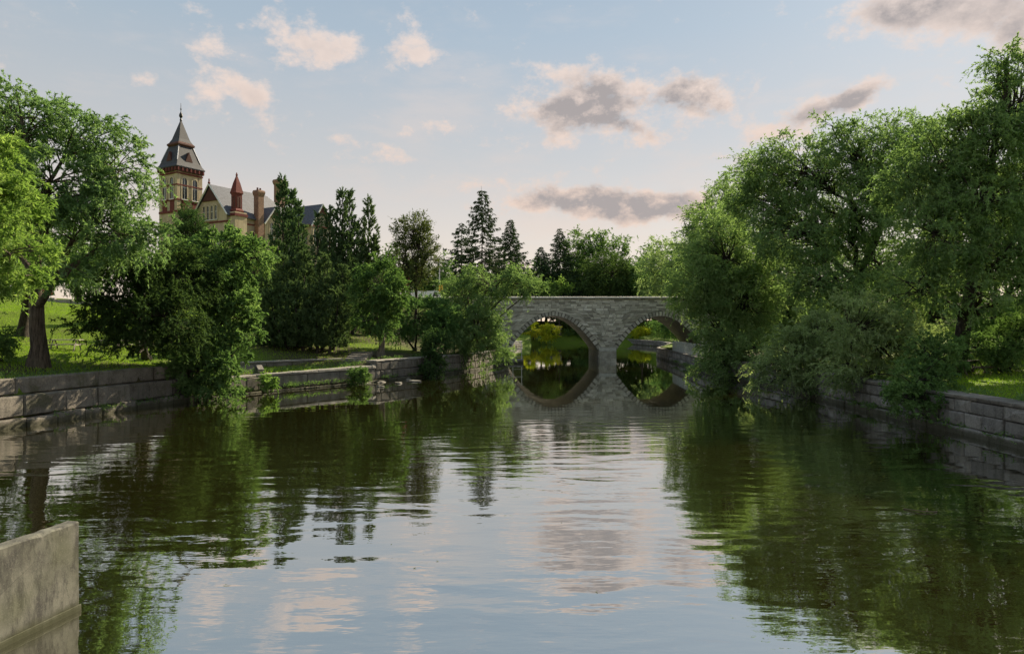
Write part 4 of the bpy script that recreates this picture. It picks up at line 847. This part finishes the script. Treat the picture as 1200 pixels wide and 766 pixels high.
for s in (-1, 1):
    mb = MB(); mb.bar((mx0-.4, my+s*(hw_+e), ze-.05), (mx0-.4, my, zr_), .16, 4); part('bargeboard', 'white_trim', mb, mroof)
mb = MB(); mb.prism([(my-2.1, Zr(27.6)), (my+2.1, Zr(27.6)), (my, Zr(30.1))], mx0-.22, mx0-.01, 'x'); part('gable_timber', 'dark_timber', mb, mainw)
mb = MB(); mb.lathe([(.2, zr_-.1), (.25, zr_+.3), (.1, zr_+.5), (.16, zr_+.7), (.04, zr_+1.1)], (mx0-.3, my), 6); part('gable_finial', 'red_brick', mb, mroof)
def on_gable(y, z0, w, h): # window on the gable wall (outward normal local -X)
    o = arch_window(mainw, -math.pi/2, 0, 0, z0, w, h); o.location = (mx0, y, 0)
for k in range(4): on_gable(my-1.65+k*1.1, Zr(24.1), .7, 2.6)
for k in range(3): on_gable(my-2.2+k*2.2, Zr(18.5), 1.0, 3.4)
for z0 in (23.4, 17.6): mb = MB(); mb.box((mx0-.12, my-hw_-.02, Zr(z0)), (mx1+.02, my+hw_+.02, Zr(z0)+.3)); part('string_course', 'red_brick', mb, mainw)
for k in range(6): o = arch_window(mainw, 0, 4.8+k*2.3, -(my-hw_), Zr(18.6), 1.1, 3.6)
# stair pier with red pinnacle
mb = MB(); mb.box((1.9, -12.9, 0), (4.5, -10.2, Zr(25.3))); pr_ = part('stair_pier', 'buff_brick', mb)
mb = MB(); mb.box((1.75, -13.05, Zr(24.5)), (4.65, -10.3, Zr(25.0))); part('string_course', 'red_brick', mb, pr_)
cx_, cy_ = 3.2, -11.7
mb = MB(); mb.lathe([(rr2(1.6), Zr(25.2)), (rr2(1.85), Zr(25.6)), (rr2(1.35), Zr(26.0)), (rr2(1.35), Zr(28.6)), (rr2(1.7), Zr(28.9)), (rr2(1.55), Zr(29.2)), (rr2(.9), Zr(30.8)), (rr2(.2), Zr(32.1)), (rr2(.3), Zr(32.3)), (rr2(.05), Zr(32.8))], (cx_, cy_), 4, math.pi/4); pin = part('pinnacle', 'red_brick', mb)
for f in range(4):
    mb = MB(); mb.box((-.4, -.72, Zr(26.2)), (-.12, -.66, Zr(28.2))); mb.box((.12, -.72, Zr(26.2)), (.4, -.66, Zr(28.2))); o = part('louvre', 'dark_timber', mb, pin); o.location = (cx_, cy_, 0); o.rotation_euler = (0, 0, f*math.pi/2)
def chimney(x, y, s, z0, z1):
    mb = MB(); mb.lathe([(rr2(s), z0), (rr2(s), z1-1.2), (rr2(s*1.15), z1-.9), (rr2(s*1.28), z1-.5), (rr2(s*1.28), z1-.25), (rr2(s*1.1), z1)], (x, y), 4, math.pi/4); o = part('chimney', 'red_brick', mb)
    o.data.materials[0] = MATS['chimney_brick']
    for k in (-.25, .25): mb = MB(); mb.lathe([(.2, z1-.02), (.17, z1+.5)], (x+k*s, y), 6); part('chimney_pot', 'dark_timber', mb, o)
plain('chimney_brick', (.26, .16, .11), .9, var=.3, scale=4)
chimney(8.3, -11.7, 1.3, 0, Zr(30.3)); chimney(18.4, -6.2, 1.6, Zr(24), Zr(34.8))
# cross gable
gx0, gx1, gm = 9.3, 14.1, 11.7
mb = MB(); mb.prism([(gx0, 0), (gx1, 0), (gx1, Zr(24.4)), (gm, Zr(27.4)), (gx0, Zr(24.4))], -12.2, -6.7, 'y'); cg = part('cross_gable', 'buff_brick', mb)
mb = MB(); mb.add([(gx0-.4, -12.6, Zr(24.0)), (gm, -12.6, Zr(27.65)), (gx1+.4, -12.6, Zr(24.0)), (gx0-.4, -6.7, Zr(24.0)), (gm, -6.7, Zr(27.65)), (gx1+.4, -6.7, Zr(24.0)), (gx0-.4, -12.6, Zr(23.8)), (gm, -12.6, Zr(27.4)), (gx1+.4, -12.6, Zr(23.8))], [(0, 1, 4, 3), (1, 2, 5, 4), (0, 6, 7, 1), (1, 7, 8, 2)]); cr = part('roof', 'slate', mb, cg)
for s in (gx0-.4, gx1+.4): mb = MB(); mb.bar((s, -12.65, Zr(23.9)), (gm, -12.65, Zr(27.6)), .14, 4); part('bargeboard', 'white_trim', mb, cr)
mb = MB(); mb.prism([(gm-1.4, Zr(25.4)), (gm+1.4, Zr(25.4)), (gm, Zr(27.1))], -12.42, -12.21, 'y'); part('gable_timber', 'dark_timber', mb, cg)
for u in (gm-.8, gm+.8): o = arch_window(cg, 0, u, 12.2, Zr(21.6), .8, 2.8)
# east wing
wx, wy = 20.0, -16.5
mb = MB(); mb.prism([(wx-2.8, 0), (wx+2.8, 0), (wx+2.8, Zr(24.8)), (wx, Zr(28.8)), (wx-2.8, Zr(24.8))], wy, my, 'y'); ww = part('wing_wall', 'buff_brick', mb)
mb = MB(); mb.add([(wx-3.2, wy-.4, Zr(24.3)), (wx, wy-.4, Zr(29.1)), (wx+3.2, wy-.4, Zr(24.3)), (wx-3.2, my, Zr(24.3)), (wx, my, Zr(29.1)), (wx+3.2, my, Zr(24.3)), (wx-3.2, wy-.4, Zr(24.1)), (wx, wy-.4, Zr(28.85)), (wx+3.2, wy-.4, Zr(24.1))], [(0, 1, 4, 3), (1, 2, 5, 4), (0, 6, 7, 1), (1, 7, 8, 2)]); wr = part('wing_roof', 'slate', mb)
for s in (-1, 1): mb = MB(); mb.bar((wx+s*3.2, wy-.45, Zr(24.2)), (wx, wy-.45, Zr(29.05)), .15, 4); part('bargeboard', 'white_trim', mb, wr)
mb = MB(); mb.prism([(wx-1.5, Zr(26.8)), (wx+1.5, Zr(26.8)), (wx, Zr(28.6))], wy-.2, wy-.01, 'y'); part('gable_timber', 'dark_timber', mb, ww)
for k in range(3): arch_window(ww, 0, wx-1.8+k*1.8, -wy, Zr(20.6), 1.0, 3.2); arch_window(ww, 0, wx-1.8+k*1.8, -wy, Zr(13.2), 1.0, 3.2)
for k in range(3): o = arch_window(ww, -math.pi/2, 0, 0, Zr(19.5), 1.0, 3.2); o.location = (wx-2.8, wy+1.4+k*1.3, 0)
for z0 in (24.3, 18.8, 13.0): mb = MB(); mb.box((wx-3.5, wy-.1, Zr(z0)), (wx+3.5, my-4.9, Zr(z0)+.25)); part('string_course', 'red_brick', mb, ww)

# ------------------------------------------------------------------ street things
def car(label, loc, rz, mat, L=4.4, W=1.76, H=1.46, van=False, cat='car'):
    root = empty('parked_van' if van else 'parked_car', loc, label, cat, rz=rz)
    if van: prof = [(-L/2, .35), (-L/2, H*.55), (-L/2+.05, H*.97), (-L/2+.25, H), (L/2-1.5, H), (L/2-.75, H*.60), (L/2-.1, H*.46), (L/2, .4), (L/2-.05, .28), (-L/2+.1, .28)]
    else: prof = [(-L/2, .45), (-L/2+.05, .85), (-L/2+.55, .95), (-L/2+1.15, H-.03), (-L/2+1.7, H), (.35, H), (1.15, .98), (L/2-.35, .82), (L/2, .62), (L/2-.02, .35), (L/2-.3, .25), (-L/2+.3, .25)]
    n = len(prof); vs = []
    for s in (-1, 1):
        for x, z in prof: vs.append((x, s*(W/2)*(1 if z < .97 else 1-.16*(z-.97)/(H-.97)), z))
    mb = MB(); mb.add(vs, [(i, (i+1) % n, n+(i+1) % n, n+i) for i in range(n)] + [tuple(range(n-1, -1, -1)), tuple(range(n, 2*n))]); body = mb.build('body', mat, root)
    gx = [(L/2-2.3, L/2-1.5)] if van else [(-L/2+1.25, -.25), (-.17, .85)]
    for s in (-1, 1):
        for x0, x1 in gx:
            zt = H-.12; zl = 1.0 if not van else H*.6; f = lambda z: s*((W/2)*(1-.16*(z-.97)/(H-.97))+.012)
            mb = MB(); mb.add([(x0-.05, f(zl), zl), (x1+(.1 if x1 > .5 else 0), f(zl), zl), (x1-.3 if x1 > .5 else x1, f(zt), zt), (x0+.2, f(zt), zt)], [(0, 1, 2, 3)]); mb.build('side_window', 'glass_dark', root)
        mb = MB(); mb.box((L/2-.03, s*(W/2-.38)-.15, .6), (L/2+.02, s*(W/2-.38)+.15, .75)); mb.build('headlight', 'chrome', root)
        mb = MB(); mb.box((-L/2-.02, s*(W/2-.3)-.12, .7), (-L/2+.03, s*(W/2-.3)+.12, .9)); mb.build('tail_light', 'lamp_red', root)
        for x in (-L/2+.85, L/2-.85):
            mb = MB(); mb.bar((x, s*(W/2-.2), .32), (x, s*(W/2+.02), .32), .32, 14); wh = mb.build('wheel', 'rubber', root)
            mb = MB(); mb.bar((x, s*(W/2+.01), .32), (x, s*(W/2+.035), .32), .19, 10); mb.build('rim', 'chrome', wh)
    if van: q = [(L/2-1.42, W/2-.2, H-.08), (L/2-1.42, -W/2+.2, H-.08), (L/2-.78, -W/2+.14, H*.63), (L/2-.78, W/2-.14, H*.63)]
    else: q = [(.42, W/2-.22, H-.05), (.42, -W/2+.22, H-.05), (1.12, -W/2+.12, 1.01), (1.12, W/2-.12, 1.01)]
    mb = MB(); mb.add([(x+.04, y, z+.03) for x, y, z in q], [(0, 1, 2, 3)]); mb.build('windscreen', 'glass_dark', root)
    return root
car('red car with white roofline parked at the top of the lawn behind the trunks', G(37, 84), R(8), 'car_red')
car('white parked car at the top of the lawn beside the red one', G(31, 89), R(5), 'car_white')
car('white van on the street behind the thin dark tree', G(504, 97), R(4), 'car_white', 5.4, 2.0, 2.5, True, 'van')
# low kerb wall at the top of the lawn
p0 = G(24, 76); root = empty('lawn_wall', p0, 'low pale concrete wall along the top of the lawn', 'wall')
x = 0.
while x < 13: L = 1.95; z_ = gz(p0[0]+x+1, 76)-p0[2]; mb = MB(); mb.box((x+.01, -.15, z_-.4), (x+L-.01, .15, z_+.38)); mb.build('section', 'coping_stone', root); x += L
# lamp post with yellow box, red sign
b_ = G(515, 99); root = empty('street_lamp', b_, 'grey street lamp pole with a small yellow signal box', 'street lamp'); hz = ztop(306, 99)-b_[2]
mb = MB(); mb.bar((0, 0, 0), (0, 0, hz), .11, 8, .06); mb.build('pole', 'galvanised', root)
mb = MB(); mb.bar((-1.1, 0, hz-.04), (1.0, 0, hz-.04), .04, 6); mb.build('arm', 'iron', root)
for s in (-1, .92): mb = MB(); mb.box((s*1.1-.35, -.13, hz-.13), (s*1.1+.35, .13, hz-.01)); mb.build('lamp_head', 'iron', root)
zb_ = ztop(344, 99)-b_[2]; mb = MB(); mb.box((-.05, -.32, zb_), (.5, -.06, zb_+.95)); sb_ = mb.build('signal_box', 'sign_yellow', root)
for k in range(3): mb = MB(); mb.bar((.22, -.32, zb_+.2+k*.28), (.22, -.40, zb_+.2+k*.28), .1, 10); mb.build('lens', 'iron', sb_)
b_ = G(475, 92); root = empty('street_sign', b_, 'small red sign board on a pole among the trees by the street', 'sign'); z0 = ztop(336, 92)-b_[2]; z1 = ztop(325, 92)-b_[2]
mb = MB(); mb.bar((0, 0, 0), (0, 0, z1+.1), .05, 6); mb.build('pole', 'galvanised', root)
mb = MB(); mb.box((-.5, -.09, z0), (.5, -.055, z1)); mb.build('board', 'sign_red', root)
# ------------------------------------------------------------------ park furniture
def picnic_table(label, loc, rz, mat='weathered_wood'):
    root = empty('picnic_table', loc, label, 'picnic table', 'picnic tables in the park', rz)
    for k in range(5): mb = MB(); mb.box((-.95, -.38+k*.155, .72), (.95, -.24+k*.155, .765)); mb.build('top_plank', mat, root)
    for s in (-1, 1):
        for k in range(2): mb = MB(); mb.box((-.95, s*.72-.15+k*.15, .42), (.95, s*.72-.01+k*.15, .46)); mb.build('seat_plank', mat, root)
        for q in (-1, 1): mb = MB(); mb.bar((s*.7, q*.62, 0), (s*.7, q*.18, .72), .045, 4); mb.build('leg', mat, root)
        mb = MB(); mb.box((s*.7-.03, -.85, .37), (s*.7+.03, .85, .42)); mb.build('seat_beam', mat, root)
picnic_table('pale picnic table on the sunlit lawn to the right of the broad trunk', at_ground(77, 413), R(12))
picnic_table('picnic table in the shade beneath the dark low spreading tree', at_ground(132, 413), R(-8))
picnic_table('dark picnic table behind the bright lawn on the right bank', at_ground(1132, 441), R(20), 'dark_wood')
b_ = at_ground(402, 408); root = empty('litter_bin', b_, 'dark round litter bin at the top of the long stone steps', 'bin')
mb = MB(); mb.lathe([(.24, 0), (.29, .1), (.31, .75), (.33, .8)], n=12); mb.build('body', 'iron', root, smooth=False)
mb = MB(); mb.lathe([(.34, .8), (.33, .88), (.18, 1.0), (.05, 1.03)], n=12); mb.build('lid', 'iron', root)
# ------------------------------------------------------------------ rocks, twig
def rock(label, loc, s, seed, group=None):
    rg = np.random.default_rng(seed); bm = bmesh.new(); bmesh.ops.create_icosphere(bm, subdivisions=2, radius=1)
    for v in bm.verts: v.co = v.co*(1+.22*math.sin(v.co.x*3.1+seed)*math.cos(v.co.y*2.7+seed*2)+.10*rg.normal())
    me = bpy.data.meshes.new('rock'); bm.to_mesh(me); bm.free(); o = link('rock', me, 'pale_rock'); o.location = loc; o.scale = s; o.rotation_euler = (0, 0, rg.random()*6); tag(o, label, 'rock', group)
for i, (px, py, sz, lab) in enumerate([(429, 451, .62, 'largest pale flat rock in the water by the low wall shrub'), (446, 455, .36, 'pale rock standing farthest out from the wall in the water'), (447, 450, .5, 'flat pale rock touching the foot of the rubble wall'),
                                     (467, 451, .45, 'oval pale rock midway along the row of water rocks'), (479, 447, .42, 'pale rock next to the last rock by the wall bush'), (486, 449, .5, 'pale rock at the end of the row nearest the wall bush')]):
    D = 3360/(py-384); rock(lab, ((px-600)/F*D, D, .02), (sz, sz*.6, .07+.01*i), i+3, 'rocks at the foot of the wall')
mb = MB(); P = bez(np.array([9.0, 15.7, .012]), np.array([9.25, 15.2, .05]), np.array([9.62, 15.45, .01]), 6)
for a, b in zip(P[:-1], P[1:]): mb.bar(a, b, .012, 5)
mb.bar(P[3], P[3]+np.array([.1, .16, .03]), .007, 4); tag(mb.build('floating_twig', 'twig_wood'), 'thin bent twig floating on the dark water', 'twig')
# ------------------------------------------------------------------ grass and weeds
r = np.random.default_rng(77)
n = 150000; gx = r.uniform(-52, -12, n); gy = r.uniform(24, 76, n); dl = seg_dist(gx, gy, LB); z = ground_z(gx, gy)
ok = (z > 0) & (r.random(n) < np.clip(40/gy, 0, 1)**1.5) & (abs(gx/gy) < .80); P1 = np.stack([gx, gy, z], 1)[ok]
n = 30000; gx = r.uniform(18.4, 34, n); gy = r.uniform(22, 50, n); z = ground_z(gx, gy); ok = (z > 0) & (abs(gx/gy) < .82); P2 = np.stack([gx, gy, z], 1)[ok]
def blades(name, P, h, wd, label):
    m = len(P); a = r.random(m)*6.283; s = h*r.uniform(.5, 1.4, m); wv = np.stack([np.cos(a), np.sin(a), 0*a], 1)*wd
    tip = P+np.stack([r.normal(size=m)*.5*s, r.normal(size=m)*.5*s, s], 1); V = np.stack([P-wv-[0, 0, .02], P+wv-[0, 0, .02], tip], 1).reshape(-1, 3)
    me = npmesh(name, V, None, np.arange(m*3).reshape(m, 3)); t = me.attributes.new('tone', 'FLOAT', 'FACE'); t.data.foreach_set('value', np.clip(r.normal(.5, .22, m), 0, 1).astype(np.float32))
    tag(link(name, me, 'grass_blade'), label, kind='stuff')
blades('grass', np.concatenate([P1, P2]), .10, .022, 'mown grass of the park lawns')
# weeds in the joints and along the tops of the walls
S_ = []; 
for P, side, y0, y1, zt in ((LB, 1, 18, 76, None), (RB, -1, 20, 76, None)):
    SS = resample(P)
    for k in range(230):
        s = r.uniform(s_at_y(P, SS, y0), s_at_y(P, SS, y1)); q = along(P, SS, s); q2 = along(P, SS, s+.1); t = unit(q2-q); out = np.array([-t[1], t[0]])*side
        lo = r.random() < .35
        off, zz = (-.22, .25) if lo else ((1.15, None))
        xy = q+out*off
        if zz is None: zz = max(gz(*xy), 1.2)
        c = np.array([xy[0], xy[1], zz]); m = int(r.integers(6, 22)); S_.append(c+r.normal(size=(m, 3))*np.array([.22, .22, .03]))
S_ = np.concatenate(S_); m = len(S_); Dr_ = unit(r.normal(size=(m, 3))*.45+np.array([0, 0, 1.]))
me = leaf_mesh('weeds', S_, Dr_, r.uniform(.1, .42, m), np.full(m, .3), 5, .13, .04, np.clip(r.normal(.5, .2, m), 0, 1), r, .7, .3)
tag(link('weeds', me, 'leaf_mid'), 'weeds growing along the tops and feet of the river walls', kind='stuff')
# fallen leaves drifting on the pool
n = 90; lx = r.uniform(-9, 12, n); ly = r.uniform(8, 34, n); P = np.stack([lx, ly, np.full(n, .006)], 1); a = r.random(n)*6.283; L_ = r.uniform(.015, .035, n)[:, None]
d1 = np.stack([np.cos(a), np.sin(a), 0*a], 1)*L_; d2 = np.stack([-np.sin(a), np.cos(a), 0*a], 1)*L_*.5
me = npmesh('fallen_leaves', np.stack([P-d1, P+d2, P+d1+[0, 0, .008], P-d2], 1).reshape(-1, 3), np.arange(n*4).reshape(n, 4)); t = me.attributes.new('tone', 'FLOAT', 'FACE'); t.data.foreach_set('value', r.random(n).astype(np.float32))
tag(link('fallen_leaves', me, 'leaf_sparse'), 'small fallen leaves drifting on the water', kind='stuff')
for o in bpy.data.objects:
    if o.parent is None and o.get('category'): o['kind'] = 'thing'
